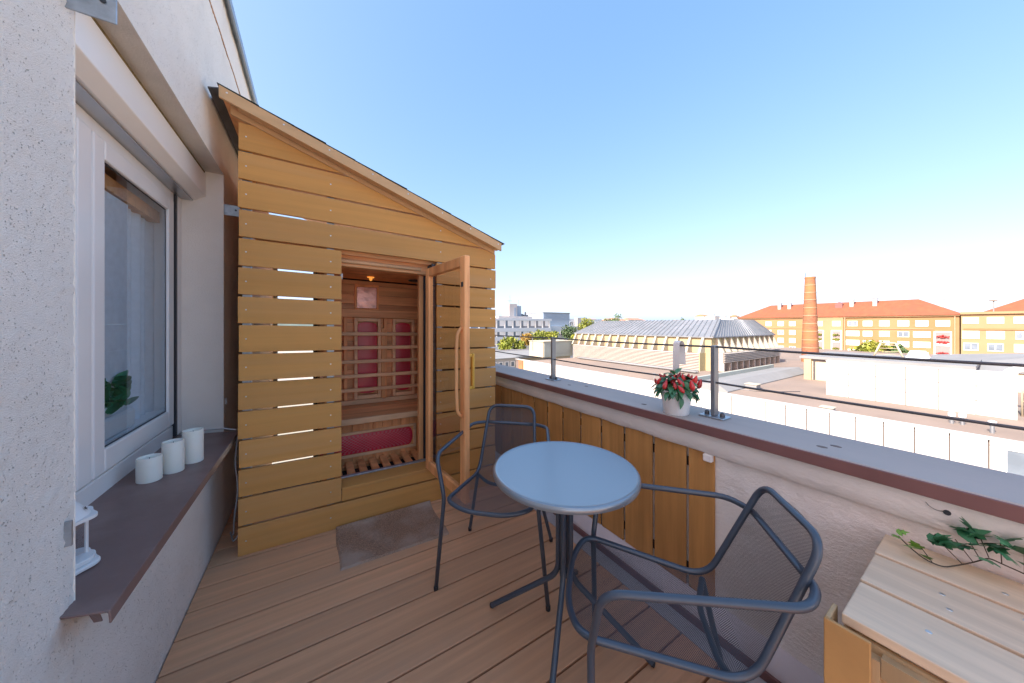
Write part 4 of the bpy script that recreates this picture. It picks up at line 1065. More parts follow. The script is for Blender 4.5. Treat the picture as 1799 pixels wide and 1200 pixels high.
# side and back wall planks
def wall_planks(axis, pos, a0, a1, z0, z1, w_, m, nm='wall_plank', horizontal=False):
    if horizontal:
        z = z0
        while z < z1 - 0.01:
            zt = min(z + w_, z1)
            if axis == 'y': mb = MB().box(a0, a1, pos, pos + 0.012, z + 0.001, zt - 0.001, sl=True)
            else: mb = MB().box(pos, pos + 0.012, a0, a1, z + 0.001, zt - 0.001)
            part(nm, mb, m, cab, bev=0.0015, loc=((a0 + a1) / 2, pos, z))
            z = zt
    else:
        a = a0
        while a < a1 - 0.01:
            at_ = min(a + w_, a1)
            if axis == 'y': mb = MB().box(a + 0.001, at_ - 0.001, pos, pos + 0.012, z0, z1, sl=True)
            else: mb = MB().box(pos, pos + 0.012, a + 0.001, at_ - 0.001, z0, z1)
            part(nm, mb, m, cab, bev=0.0015, loc=(a, pos, z0))
            a = at_
wall_planks('y', IY1, IX0, IX1, ZF - 0.02, ZC - 0.012, 0.088, M['cedarh'], horizontal=True)
wall_planks('x', IX1, CF + 0.05, IY1, ZF - 0.04, ZC - 0.04, 0.088, M['cedar'])
wall_planks('x', IX0 - 0.012, CF + 0.05, IY1, ZF - 0.02, ZC, 0.088, M['cedar'])
y_ = CF + 0.05
while y_ < IY1:
    part('ceiling_plank', MB().box(IX0, IX1, y_ + 0.001, min(y_ + 0.088, IY1) - 0.001, ZC, ZC + 0.012, sl=True), M['cedar'], cab, bev=0.0015, loc=(0, y_, ZC))
    y_ += 0.088
part('header_cover', MB().box(-0.30, 1.24, SY + 0.07, SY + 0.085, 1.80, 1.93, sl=True), M['cedarh'], cab)
part('outer_shell', MB().box(IX0 - 0.04, IX1 + 0.04, CF + 0.02, IY1 + 0.05, ZC + 0.02, ZC + 0.04, sl=True).box(IX0 - 0.04, IX0 - 0.02, CF + 0.02, IY1 + 0.05, 0.08, ZC + 0.02, sl=True)
     .box(IX1 + 0.02, IX1 + 0.04, CF + 0.02, IY1 + 0.05, 0.08, ZC + 0.02, sl=True).box(IX0 - 0.02, IX1 + 0.02, IY1 + 0.03, IY1 + 0.05, 0.08, ZC + 0.02, sl=True), M['dark'], cab)
part('floor', MB().box(IX0, IX1, CF + 0.0, IY1, 0.16, 0.19, sl=True), M['dark'], cab)
# front frame: header, jambs
part('header', MB().box(IX0, IX1, SY + 0.13, CF + 0.045, 1.73, 1.835, sl=True), M['cedarh'], cab, bev=0.004)
part('header_bead', MB().tube([(OPX0 - 0.1, SY + 0.118, 1.765 + dz(OPX0 - 0.1)), (0.70, SY + 0.118, 1.765 + dz(0.70))], 0.015, 14), M['cedarl'], cab, smooth='angle')
part('jamb', MB().box(0.700, 0.735, CF, CF + 0.045, 0.20, 1.728, sl=True), M['cedar'], cab, bev=0.003)
part('jamb', MB().box(0.05, 0.11, CF, CF + 0.045, 0.20, 1.728, sl=True), M['cedar'], cab, bev=0.003)
part('side_light', MB().box(0.737, 1.0, CF + 0.01, CF + 0.02, 0.20, 1.728, sl=True), M['gasket'], cab)
part('side_gap', MB().box(0.7545, 0.7815, SY + 0.022, SY + 0.172, 0.26, 1.80, sl=True), M['gasket'], cab)
# bench, kick panel and lower heater
bz = 0.590
y_ = 2.745
for k in range(3):
    part('bench_board', MB().box(IX0, IX1, y_ + 0.001, y_ + 0.168 - 0.001, bz - 0.026, bz, sl=True), M['cedarh'], cab, bev=0.003, loc=(0.4, y_, bz))
    y_ += 0.168
part('bench_edge', MB().box(IX0, IX1, 2.722, 2.7445, bz - 0.045, bz + 0.002, sl=True), M['cedarl'], cab, bev=0.005, segs=2)
a = IX0
while a < IX1 - 0.02:
    b_ = min(a + 0.075, IX1)
    part('kick_plank', MB().box(a + 0.001, b_ - 0.001, 2.800, 2.812, 0.20, bz - 0.03, sl=True), M['cedar'], cab, bev=0.0015, loc=(a, 2.8, 0.2)); a = b_
kf = MB()
for (a, b, c, d) in ((0.0, 0.755, 0.449, 0.470), (0.0, 0.755, 0.268, 0.289), (0.732, 0.755, 0.2895, 0.4485)):
    kf.box(a, b, 2.784, 2.7995, c, d, sl=True)
part('heater_frame', kf, M['cedarl'], cab, bev=0.003)
def heater(x0, x1, y, z0, z1, n_x, n_z, round_, lab):
    # bowed perforated sheet with real slots
    w = x1 - x0; h = z1 - z0; mb = MB()
    horiz = w > h
    rows = []
    N = 24
    pl = []
    def outline(u):  # half length cut for rounded ends
        return round_ * (1 - math.sqrt(max(0, 1 - (2 * u - 1) ** 2)))
    nn = 14
    g = []
    for i in range(nn + 1):
        u = i / nn
        bow = 0.007 * (1 - (2 * u - 1) ** 2)
        c_ = outline(u)
        if horiz:
            z = z0 + h * u; g.append([(x0 + c_, y - bow, z + dz(x0)), (x1 - c_, y - bow, z + dz(x1))])
        else:
            x = x0 + w * u; g.append([(x, y - bow, z0 + c_ + dz(x)), (x, y - bow, z1 - c_ + dz(x))])
    mb.grid(g)
    hp = part('heater', mb, M['heater'], cab, smooth=True, label=lab)
    sl_ = MB()
    for i in range(1, nn):
        u = i / nn
        bow = 0.007 * (1 - (2 * u - 1) ** 2) + 0.0012
        c_ = outline(u) + 0.01
        if horiz:
            L = (x1 - x0 - 2 * c_); m_ = int(L / 0.03)
            for k in range(m_):
                xx = x0 + c_ + L * (k + 0.15 + (0.5 if i % 2 else 0)) / m_
                if xx + 0.016 > x1 - c_: continue
                z = z0 + h * u + dz(xx)
                sl_.box(xx, xx + 0.016, y - bow - 0.0008, y - bow, z - 0.0022, z + 0.0022)
        else:
            L = (z1 - z0 - 2 * c_); m_ = int(L / 0.03)
            for k in range(m_):
                zz_ = z0 + c_ + L * (k + 0.15 + (0.5 if i % 2 else 0)) / m_
                if zz_ + 0.016 > z1 - c_: continue
                x = x0 + w * u
                sl_.box(x - 0.0022, x + 0.0022, y - bow - 0.0008, y - bow, zz_ + dz(x), zz_ + 0.016 + dz(x))
    part('slot', sl_, M['hslot'], hp, kind='stuff')
M['hslot'] = mat('pale_heater_element', (0.55, 0.22, 0.24), 0.25, var=0.2)
heater(0.02, 0.725, 2.798, 0.292, 0.445, 20, 3, 0.03, 'long horizontal crimson heater under the bench')
# back rest lattice and two upright heaters
part('back_rail', MB().box(IX0, IX1, 3.195, 3.249, 1.395, 1.470, sl=True), M['cedarh'], cab, bev=0.003)
part('back_rail', MB().box(IX0, IX1, 3.195, 3.249, bz + 0.003, bz + 0.045, sl=True), M['cedarl'], cab, bev=0.003)
for (a, b) in ((0.305, 0.535), (0.640, 0.850)):
    hf = MB()
    hf.box(a, a + 0.028, 3.195, 3.249, bz + 0.05, 1.392, sl=True).box(b - 0.028, b, 3.195, 3.249, bz + 0.05, 1.392, sl=True)
    hf.box(a + 0.029, b - 0.029, 3.195, 3.249, bz + 0.05, bz + 0.085, sl=True).box(a + 0.029, b - 0.029, 3.195, 3.249, 1.36, 1.392, sl=True)
    part('heater_frame', hf, M['cedarl'], cab, bev=0.003)
    heater(a + 0.032, b - 0.032, 3.232, 0.685, 1.355, 3, 18, 0.03, 'upright crimson heater behind the lattice')
for xx in (0.115, 0.235, 0.575, 0.895, 0.985):
    part('back_stile', MB().box(xx - 0.014, xx + 0.014, 3.195, 3.249, bz + 0.05, 1.392, sl=True), M['cedar'], cab, bev=0.002)
for zc in (1.245, 1.118, 0.992, 0.862, 0.735):
    part('back_slat', MB().box(IX0, IX1, 3.150, 3.168, zc - 0.016, zc + 0.016, sl=True), M['cedarl'], cab, bev=0.003, loc=(0.4, 3.16, zc))
for xx in (0.10, 0.55, 0.97):
    part('back_post', MB().box(xx - 0.016, xx + 0.016, 3.1685, 3.1945, bz + 0.05, 1.30, sl=True), M['cedar'], cab, bev=0.002)
# duckboard floor
n_s = 12
for k in range(n_s):
    xx = 0.035 + k * 0.083
    part('floor_slat', MB().box(xx, xx + 0.052, CF + 0.01, 2.795, 0.222, 0.242, sl=True), M['cedar'], cab, bev=0.003, loc=(xx, 2.6, 0.23))
part('floor_batten', MB().box(IX0 + 0.01, IX1 - 0.01, CF + 0.03, CF + 0.06, 0.195, 0.2215, sl=True).box(IX0 + 0.01, IX1 - 0.01, 2.74, 2.77, 0.195, 0.2215, sl=True), M['cedar'], cab)
# panel, knob, speaker
pf = MB()
for (a, b, c, d) in ((0.312, 0.522, 1.678, 1.700), (0.312, 0.522, 1.455, 1.477), (0.312, 0.330, 1.4775, 1.6775), (0.504, 0.522, 1.4775, 1.6775)):
    pf.box(a, b, 3.234, 3.2495, c, d)
part('panel_frame', pf, M['cedar'], cab, bev=0.002)
part('ioniser_panel', MB().box(0.331, 0.503, 3.238, 3.2495, 1.478, 1.677), M['foil'], cab, bev=0.002)
part('ceiling_lamp', MB().lathe([(0.028, 0.0), (0.030, -0.006), (0.014, -0.010), (0.011, -0.028), (0.004, -0.034)], (0.42, 3.02, ZC - 0.010), 18), M['lamp'], cab, smooth='angle')
part('speaker', MB().lathe([(0.062, 0), (0.062, -0.008), (0.05, -0.011), (0.0, -0.009)], (0.80, 2.98, ZC - 0.016), 24, cap1=False), M['gasket'], cab, smooth='angle')
part('handle_mount', MB().box(0.149, 0.165, CF - 0.02, CF - 0.005, 1.64, 1.68), M['white_paint'], cab, bev=0.003)
# open glazed door: hinge and free edge
hx, hy = 0.700, SY + 0.005
fx, fy_ = 0.755, 1.728
dvec = Vector((fx - hx, fy_ - hy, 0)); DW = dvec.length; du_ = dvec.normalized(); dn = Vector((-du_.y, du_.x, 0))
ZB, ZT = 0.250, 1.738
door = bpy.data.objects.new('door', None); COL.objects.link(door); door.parent = cab
door.location = Vector((hx, hy, 0)) - Vector(cab.location); door.empty_display_size = .1
def dbox(u0, u1, t0, t1, z0, z1):
    c = Vector((hx, hy, 0)) + du_ * ((u0 + u1) / 2) + dn * ((t0 + t1) / 2) + Vector((0, 0, (z0 + z1) / 2))
    return MB().obox(c, du_, dn, (0, 0, 1), (u1 - u0) / 2, (t1 - t0) / 2, (z1 - z0) / 2)
TT = 0.036
part('stile', dbox(0, 0.06, 0, TT, ZB, ZT), M['cedar'], door, bev=0.004)
part('stile', dbox(DW - 0.06, DW, 0, TT, ZB, ZT), M['cedar'], door, bev=0.004)
part('rail', dbox(0.0605, DW - 0.0605, 0, TT, ZT - 0.062, ZT), M['cedar'], door, bev=0.004)
part('rail', dbox(0.0605, DW - 0.0605, 0, TT, ZB, ZB + 0.066), M['cedar'], door, bev=0.004)
part('pane', dbox(0.061, DW - 0.061, 0.014, 0.020, ZB + 0.067, ZT - 0.063), M['doorglass'], door)
def dpt(u, t, z): return Vector((hx, hy, 0)) + du_ * u + dn * t + Vector((0, 0, z))
hp = [dpt(DW - 0.035, -0.002, 1.305), dpt(DW - 0.035, -0.030, 1.27), dpt(DW - 0.035, -0.036, 1.19), dpt(DW - 0.035, -0.036, 0.90), dpt(DW - 0.035, -0.030, 0.80), dpt(DW - 0.035, -0.002, 0.765)]
part('handle', MB().tube(fillet(hp, 0.05), 0.010, 10), M['cedar'], door, smooth=True, label='curved pale wooden handle inside the door')
gb = MB()
for (z0, z1, t0, t1) in ((0.925, 1.145, 0.064, 0.082), (1.123, 1.145, TT + 0.0005, 0.0635), (0.925, 0.947, TT + 0.0005, 0.0635)):
    m_ = dbox(DW - 0.045, DW - 0.018, t0, t1, z0, z1); gb.add(m_.v, m_.f)
part('handle', gb, M['yellow'], door, bev=0.004, label='square yellow wooden handle outside the door')
part('latch', dbox(DW - 0.042, DW - 0.018, -0.003, -0.0005, 1.55, 1.58), M['gasket'], door, bev=0.002)
# birch whisk hanging inside
wk = MB(); r_ = random.Random(3)
for k in range(26):
    a = r_.uniform(0, 6.28); q = r_.uniform(0.005, 0.04)
    wk.tube([(0.90, 2.93, 0.86), (0.90 + math.cos(a) * q * .4, 2.93 + math.sin(a) * q * .4, 0.77), (0.895 + math.cos(a) * q, 2.93 + math.sin(a) * q, 0.66 + r_.uniform(-.02, .02))], [0.004, 0.004, 0.002], 5)
wk.lathe([(0.002, 0), (0.022, 0.01), (0.026, 0.03), (0.012, 0.05)], (0.885, 2.92, 0.635), 10)
tag(part('bath_whisk', wk, M['cedarl'], smooth=True, loc=(0.90, 2.93, 0.62)), 'pale bundled whisk standing on the sauna bench near the door', 'whisk')

# ================================================================== DOOR MAT
mm = []
mx0, mx1, my0, my1 = 0.112, 0.728, 1.912, 2.316
rows = []
nx_, ny_ = 60, 40
for j in range(ny_ + 1):
    row = []
    for i in range(nx_ + 1):
        u, v = i / nx_, j / ny_
        x = mx0 + (mx1 - mx0) * u + 0.004 * math.sin(v * 7); y = my0 + (my1 - my0 - 0.006) * v - 0.012 * u * (1 - v)
        e = min(u * nx_, (1 - u) * nx_, v * ny_, (1 - v) * ny_)
        h = 0.010 + 0.0035 * noise.noise(Vector((x * 160, y * 160, 0))) + 0.002 * noise.noise(Vector((x * 12, y * 12, 5)))
        lift = 0.022 * max(0, (v - 0.88) / 0.12) ** 2
        if e < 1: h = -0.001
        row.append((x, y, h + lift + dz(x)))
    rows.append(row)
tag(part('door_mat', MB().grid(rows), M['mat'], smooth=False, loc=(0.42, 2.11, 0)), 'brown bristly door mat on the deck below the sauna door', 'mat')

# ================================================================== CHAIRS
CP = dict(wt=.148, bt=.329, zt=.802, wj=.155, zj=.697, wr=.174, br=.165, zr=.431, wf=.213, ff=.258, zf=.485, wa=.290, fa=.200, za=.674, wff=.281, fff=.222, wrf=.262, rrf=.251)
P_ = CP
TR = 0.0102
def back_w(t):   # t from 0 (seat bend) to 1 (top)
    return P_['wr'] + (P_['wt'] - P_['wr']) * t
def make_chair(label):
    t = thing('armchair', (0, 0, 0), label, 'chair', 'mesh armchairs at the round table')
    f = P_['ff']; b = P_['br']; bt = P_['bt']
    # local: x lateral, y forward
    loop = [(-P_['wf'], f, P_['zf'] - 0.004), (-P_['wr'], -b, P_['zr']), (-P_['wt'], -bt, P_['zt']), (P_['wt'], -bt, P_['zt']), (P_['wr'], -b, P_['zr']), (P_['wf'], f, P_['zf'] - 0.004), (0.10, f + 0.045, P_['zf'] - 0.020), (-0.10, f + 0.045, P_['zf'] - 0.020)]
    pts = fillet(loop, [0.055, 0.075, 0.062, 0.062, 0.075, 0.055, 0.1, 0.1], closed=True, n=7)
    part('frame', MB().tube(pts, TR, 12, closed=True), M['metal'], t, smooth=True)
    # arm tube, one piece from front foot over the arm, behind the back, to the other foot
    def side(s):
        return [(s * P_['wff'], P_['fff'], 0.012), (s * (P_['wf'] + 0.022), f - 0.03, P_['zf'] - 0.01), (s * P_['wa'], P_['fa'], P_['za']), (s * 0.240, -0.252, P_['zj'] + 0.002), (s * 0.168, -0.303, P_['zj'])]
    arm = side(-1) + side(1)[::-1]
    pts = fillet(arm, [0, 0.03, 0.055, 0.07, 0.03, 0.03, 0.07, 0.055, 0.03, 0], n=7)
    part('arm_tube', MB().tube(pts, TR, 12), M['metal'], t, smooth=True)
    # rear cross tube bowing under the mesh
    zc = P_['zr'] - 0.012
    pts = fillet([(-P_['wr'] - 0.004, -b + 0.012, zc), (-0.10, -b + 0.045, zc - 0.035), (0.10, -b + 0.045, zc - 0.035), (P_['wr'] + 0.004, -b + 0.012, zc)], 0.08, n=7)
    part('cross_tube', MB().tube(pts, TR * 0.95, 10), M['metal'], t, smooth=True)
    for s in (-1, 1):
        part('leg', MB().tube([(s * (P_['wr'] + 0.004), -b + 0.012, zc), (s * P_['wrf'], -P_['rrf'], 0.012)], TR, 12), M['metal'], t, smooth='angle')
        part('foot', MB().lathe([(TR + 0.001, 0), (TR + 0.0015, 0.02), (TR, 0.022)], (s * P_['wrf'], -P_['rrf'], 0.0), 12), M['foot'], t, smooth='angle')
        part('foot', MB().lathe([(TR + 0.001, 0), (TR + 0.0015, 0.02), (TR, 0.022)], (s * P_['wff'], P_['fff'], 0.0), 12), M['foot'], t, smooth='angle')
    # perforated sheet: seat and back in one bent piece
    prof = fillet([(0, f + 0.040, P_['zf'] - 0.018), (0, f - 0.02, P_['zf'] - 0.008), (0, -b, P_['zr'] - 0.004), (0, -bt, P_['zt'] - 0.002)], [0, 0.03, 0.075, 0], n=10)
    # resample
    L = [0]
    for a_, b_ in zip(prof[:-1], prof[1:]): L.append(L[-1] + (b_ - a_).length)
    N = 56; rows = []; uvs = []
    for i in range(N + 1):
        d = L[-1] * i / N
        k = max(j for j in range(len(L)) if L[j] <= d + 1e-9); k = min(k, len(L) - 2)
        p = prof[k].lerp(prof[k + 1], (d - L[k]) / max(1e-9, L[k + 1] - L[k]))
        # width
        if p.y > -b + 0.0:
            uu = (p.y + b) / (f + b); w = P_['wr'] + (P_['wf'] - P_['wr']) * min(1, uu)
        else:
            uu = (p.z - P_['zr']) / (P_['zt'] - P_['zr']); w = back_w(max(0, min(1, uu)))
        rt = 0.055
        if L[-1] - d < rt: w -= (rt - math.sqrt(max(0, rt * rt - (rt - (L[-1] - d)) ** 2))) * 0.62
        if p.y > f - 0.02:
            q = (p.y - (f - 0.02)) / 0.062; w = w - 0.12 * q ** 2.2
        row = []; ur = []
        for j in range(17):
            u = -1 + 2 * j / 16
            sagz = -0.012 * (1 - u * u) * (1 if p.y > -b + 0.02 else 0) * min(1, (p.y + b) / 0.1 if p.y > -b else 0)
            bowy = -0.020 * (1 - u * u) * (1 if p.y <= -b + 0.02 else 0)
            row.append((u * w, p.y + bowy, p.z + sagz)); ur.append((u * w, d))
        rows.append(row); uvs.append(ur)
    part('mesh_seat', MB().grid(rows, uvs), M['mesh'], t, smooth=True)
    return t
c1 = make_chair('dark blue grey mesh armchair between the table and the sauna door')
c1.location = (0.873, 1.507, dz(0.873)); c1.rotation_euler = (0, 0, -2.325 - math.pi / 2)
c2 = copy_tree(c1)
c2.location = (0.950, 0.585, dz(0.95)); c2.rotation_euler = (0, 0, 2.311 - math.pi / 2)
c2['label'] = 'dark blue grey mesh armchair nearest the camera beside the wooden bench'

# ================================================================== ROUND TABLE
TX, TY, TZ = 0.893, 1.003, 0.72
TBZ = dz(TX)
tb = thing('round_table', (TX, TY, TBZ), 'small round blue grey metal table on four splayed tubes', 'table')
TRD = 0.3015
prof = [(0.0, TZ - 0.0035), (TRD - 0.022, TZ - 0.0035), (TRD - 0.014, TZ - 0.0022), (TRD - 0.010, TZ), (TRD - 0.004, TZ - 0.0015), (TRD, TZ - 0.007), (TRD + 0.0005, TZ - 0.015), (TRD - 0.002, TZ - 0.023), (TRD - 0.010, TZ - 0.027), (TRD - 0.012, TZ - 0.022), (0.0, TZ - 0.016)]
part('top', MB().lathe(prof, (TX, TY, 0), 96, cap0=False, cap1=False), M['tabletop'], tb, smooth='angle')
feet = [(0.709, 1.300), (1.123, 0.748), (0.64, 0.80), (1.19, 1.245)]
for k, (fx_, fy2) in enumerate(feet):
    d = Vector((fx_ - TX, fy2 - TY, 0)); l_ = d.length; d.normalize()
    o_ = Vector((TX, TY, 0)) + d * 0.026
    e_ = Vector((fx_, fy2, dz(fx_) + 0.012))
    pts = fillet([o_ + Vector((0, 0, TZ - 0.017)), o_ + Vector((0, 0, 0.262)), e_], 0.055, n=7)
    part('leg', MB().tube(pts, 0.0115, 14), M['metal'], tb, smooth='angle')
    part('leg_cap', MB().tube([e_ - d * 0.002, e_ + d * 0.006 + Vector((0, 0, -0.004))], 0.0122, 12), M['foot'], tb, smooth='angle')
part('collar', MB().lathe([(0.0, 0.285), (0.020, 0.285), (0.020, 0.262), (0.0, 0.262)], (TX, TY, 0), 20, cap0=False, cap1=False), M['metal'], tb, smooth='angle')
part('collar', MB().lathe([(0.0, TZ - 0.0165), (0.060, TZ - 0.0165), (0.060, TZ - 0.022), (0.0, TZ - 0.022)], (TX, TY, 0), 24, cap0=False, cap1=False), M['metal'], tb, smooth='angle')

# ================================================================== WOODEN STORAGE BENCH
bn = thing('storage_bench', (1.25, -0.3, 0), 'pale wooden slatted bench box in the right corner against the parapet', 'bench')
BZ = 0.676
for k, (a, b) in enumerate(((0.998, 1.160), (1.172, 1.334), (1.346, 1.502 - 0.012))):
    part('slat', MB().box(a, b, -1.15, 0.200 + 0.002 * k, BZ - 0.022, BZ), M['bench'], bn, bev=0.0025, loc=((a + b) / 2, 0, BZ), segs=2)
part('batten', MB().box(1.012, 1.485, 0.12, 0.165, BZ - 0.045, BZ - 0.0225), M['benchside'], bn)
part('batten', MB().box(1.012, 1.485, -0.60, -0.555, BZ - 0.045, BZ - 0.0225), M['benchside'], bn)
part('front_panel', MB().box(0.996, 1.008, -1.14, 0.198, -0.015, BZ - 0.030), M['benchside'], bn)
part('end_panel', MB().box(1.0085, 1.48, 0.186, 0.198, -0.02, BZ - 0.030), M['benchside'], bn)
part('corner_board', MB().box(0.966, 0.9745, 0.152, 0.222, -0.015, 0.665), M['sleg'], bn, bev=0.0015)
part('corner_board', MB().box(0.975, 1.035, 0.2135, 0.222, -0.015, 0.665), M['benchside'], bn, bev=0.0015)
part('corner_block', MB().box(0.976, 0.9955, 0.14, 0.212, -0.015, 0.630), M['benchside'], bn)
part('inner_rail', MB().box(0.976, 0.9955, -1.1, 0.139, 0.60, 0.640), M['benchside'], bn)
for (x_, y_) in ((1.27, 0.085), (1.215, 0.072), (1.40, 0.005), (1.09, 0.09), (1.31, -0.02)):
    part('screw', MB().lathe([(0.0052, 0), (0.0045, 0.0008)], (x_, y_, BZ), 10), M['steel_screw'], bn, smooth='angle')

# ================================================================== IVY SPRAY
def leaf_mesh(name, m, L=0.05, W=0.022, lobed=False):
    mb = MB(); rows = []
    if lobed:
        outl = [(0, 0), (0.30, 0.10), (0.42, 0.32), (0.20, 0.34), (0.30, 0.62), (0.12, 0.66), (0.0, 1.0), (-0.12, 0.66), (-0.30, 0.62), (-0.20, 0.34), (-0.42, 0.32), (-0.30, 0.10)]
        vs_ = [(0, 0.42 * L, 0.0)] + [(x * L, y * L, -0.12 * L * (abs(x) * 2) ** 1.5 - 0.10 * L * y * y) for x, y in outl]
        n = len(outl); mb.add(vs_, [(0, 1 + i, 1 + (i + 1) % n) for i in range(n)])
    else:
        for i in range(9):
            v = i / 8; w = W * math.sin(math.pi * min(1, v * 0.97 + 0.02)) ** 0.8 * (1.15 - 0.5 * v)
            row = []
            for j in range(5):
                u = -1 + j / 2
                row.append((u * w, v * L, 0.35 * abs(u) * w - 0.30 * L * v * v + 0.0))
            rows.append(row)
        mb.grid(rows)
    return make_mesh(name, mb, m, smooth=True)
ivl = [leaf_mesh('leaf', M['leaf2'], 0.055, lobed=True), leaf_mesh('leaf', M['leaf3'], 0.042, lobed=True)]
iv = thing('ivy_spray', (1.45, 0.08, BZ), 'thin trailing ivy spray with green leaves lying over the bench back', 'plant')
stp = [(1.440, 0.172, 0.705), (1.418, 0.150, 0.694), (1.400, 0.120, 0.683), (1.402, 0.092, 0.681), (1.435, 0.068, 0.690), (1.455, 0.050, 0.700), (1.480, 0.028, 0.716), (1.47, 0.010, 0.716), (1.46, -0.02, 0.715), (1.45, -0.08, 0.700), (1.43, -0.16, 0.690)]
part('stem', MB().tube(fillet(stp, 0.02), 0.0016, 6), M['vine'], iv, smooth=True)
side_st = [((1.440, 0.066, 0.692), (1.445, 0.098, 0.725)), ((1.455, 0.050, 0.700), (1.462, 0.078, 0.742)), ((1.468, 0.040, 0.708), (1.478, 0.062, 0.755)), ((1.480, 0.028, 0.716), (1.485, 0.045, 0.775)), ((1.47, 0.010, 0.716), (1.478, 0.012, 0.765)), ((1.46, -0.02, 0.715), (1.47, -0.02, 0.76)), ((1.45, -0.08, 0.70), (1.46, -0.08, 0.74)), ((1.402, 0.110, 0.683), (1.412, 0.132, 0.712))]
for a, b in side_st:
    part('stem', MB().tube([a, b], 0.0010, 5), M['vine'], iv)
r_ = random.Random(4)
lv = [((1.440, 0.172, 0.705), 1), ((1.436, 0.176, 0.716), 1), ((1.418, 0.150, 0.698), 1), ((1.410, 0.140, 0.700), 1), ((1.412, 0.132, 0.705), 1), ((1.442, 0.120, 0.722), 0), ((1.448, 0.104, 0.730), 0), ((1.450, 0.090, 0.726), 0), ((1.440, 0.098, 0.722), 0),
      ((1.470, 0.074, 0.754), 0), ((1.462, 0.060, 0.742), 0), ((1.480, 0.058, 0.765), 0), ((1.468, 0.044, 0.748), 0), ((1.480, 0.036, 0.766), 0), ((1.476, 0.020, 0.758), 0), ((1.480, 0.012, 0.770), 0), ((1.465, 0.006, 0.748), 0), ((1.472, -0.006, 0.760), 0), ((1.466, -0.020, 0.742), 0), ((1.46, -0.04, 0.75), 0), ((1.455, -0.07, 0.74), 0), ((1.45, -0.10, 0.72), 0), ((1.452, 0.024, 0.722), 0), ((1.474, 0.050, 0.775), 0), ((1.458, 0.070, 0.735), 0), ((1.482, 0.026, 0.75), 0), ((1.478, 0.002, 0.775), 0), ((1.470, -0.012, 0.735), 0), ((1.462, -0.03, 0.76), 0), ((1.444, 0.110, 0.735), 0), ((1.405, 0.128, 0.69), 1)]
for p, ty in lv:
    s_ = r_.uniform(0.8, 1.2) * (0.8 if ty else 1)
    inst('leaf', ivl[ty], iv, p, (R(r_.uniform(10, 60)), R(r_.uniform(-35, 35)), R(r_.uniform(40, 250))), (s_, s_, s_))

# ================================================================== PEPPER PLANT IN ITS WHITE POT
PX, PY, PZ = 1.524, 0.885, 0.8805
pt_ = thing('pepper_pot', (PX, PY, PZ), 'ornamental red pepper plant in a white pot on the parapet', 'plant')
pprof = [(0.0, 0.0), (0.054, 0.0), (0.057, 0.004), (0.071, 0.108), (0.0735, 0.110), (0.0735, 0.118), (0.068, 0.118), (0.067, 0.108), (0.062, 0.098), (0, 0.098)]
part('pot', MB().lathe(pprof, (PX, PY, PZ), 40, cap0=False, cap1=False), M['pot'], pt_, smooth='angle')
part('soil', MB().lathe([(0.0, 0.106), (0.03, 0.107), (0.066, 0.103)], (PX, PY, PZ), 24, cap0=False, cap1=False), M['soil'], pt_)
hkm = MB()
hp_ = fillet([(1.602, PY + 0.045, 1.085), (1.600, PY + 0.045, 1.18), (1.604, PY + 0.045, 1.235), (1.634, PY + 0.040, 1.238), (1.640, PY + 0.036, 1.20), (1.640, PY + 0.033, 1.115)], 0.018, n=6)
L_ = []
for q in hp_:
    L_.append([(q.x, q.y - 0.017, q.z), (q.x, q.y + 0.017, q.z)])
hm = MB().grid(L_)
L2 = [[(a[0] + 0.0016, a[1], a[2] - 0.0016) for a in r2] for r2 in L_]
hm.grid(L2)
tag(part('pot_hanger', hm, M['pot'], smooth=True, loc=(1.60, PY + 0.045, 1.085)), 'white strap hook hanging over the upper wire behind the pepper plant', 'hook')
pl_me = [leaf_mesh('leaf', M['leaf'], 0.052, 0.0135), leaf_mesh('leaf', M['leaf'], 0.042, 0.012)]
pep = MB().lathe([(0.0, 0.0), (0.0035, 0.001), (0.0075, 0.008), (0.0078, 0.014), (0.006, 0.022), (0.003, 0.030), (0.0, 0.034)], (0, 0, 0), 12, cap0=False, cap1=False)
pep_me = make_mesh('pepper', pep, M['pepper'], smooth=True)
r_ = random.Random(21)
stm = MB()
for k in range(21):
    a = k * 2.399; q = 0.105 * math.sqrt((k + 0.5) / 21)
    tip = Vector((PX + math.cos(a) * q, PY + math.sin(a) * q, PZ + 0.175 - q * 0.45 + r_.uniform(-.008, .012)))
    stm.tube([(PX + math.cos(a) * 0.006, PY + math.sin(a) * 0.006, PZ + 0.10), (PX + math.cos(a) * q * 0.45, PY + math.sin(a) * q * 0.45, PZ + 0.145), tip], 0.0016, 5)
    # pepper points upwards and out
    inst('pepper', pep_me, pt_, tip, (R(-r_.uniform(5, 50)) * math.sin(a), R(r_.uniform(5, 45)) * math.cos(a), a), (1.35 + r_.uniform(-.25, .25),) * 3)
part('stems', stm, M['stem'], pt_, smooth=True)
for k in range(180):
    a = k * 2.399 + r_.uniform(-.3, .3); fr_ = (k + 0.5) / 180
    q = 0.112 * math.sqrt(fr_) * r_.uniform(0.75, 1.05)
    z = PZ + 0.190 - 0.075 * fr_ + r_.uniform(-0.022, 0.008)
    p = (PX + math.cos(a) * q * .72, PY + math.sin(a) * q * .72, z)
    pitch = R(r_.uniform(-60, 20) + 25 - 55 * fr_)
    e_ = Matrix.Rotation(a - math.pi / 2, 4, 'Z') @ Matrix.Rotation(pitch, 4, 'X') @ Matrix.Rotation(R(r_.uniform(-30, 30)), 4, 'Y')
    s_ = r_.uniform(0.75, 1.15)
    inst('leaf', pl_me[k % 2], pt_, p, e_.to_euler(), (s_, s_, s_))
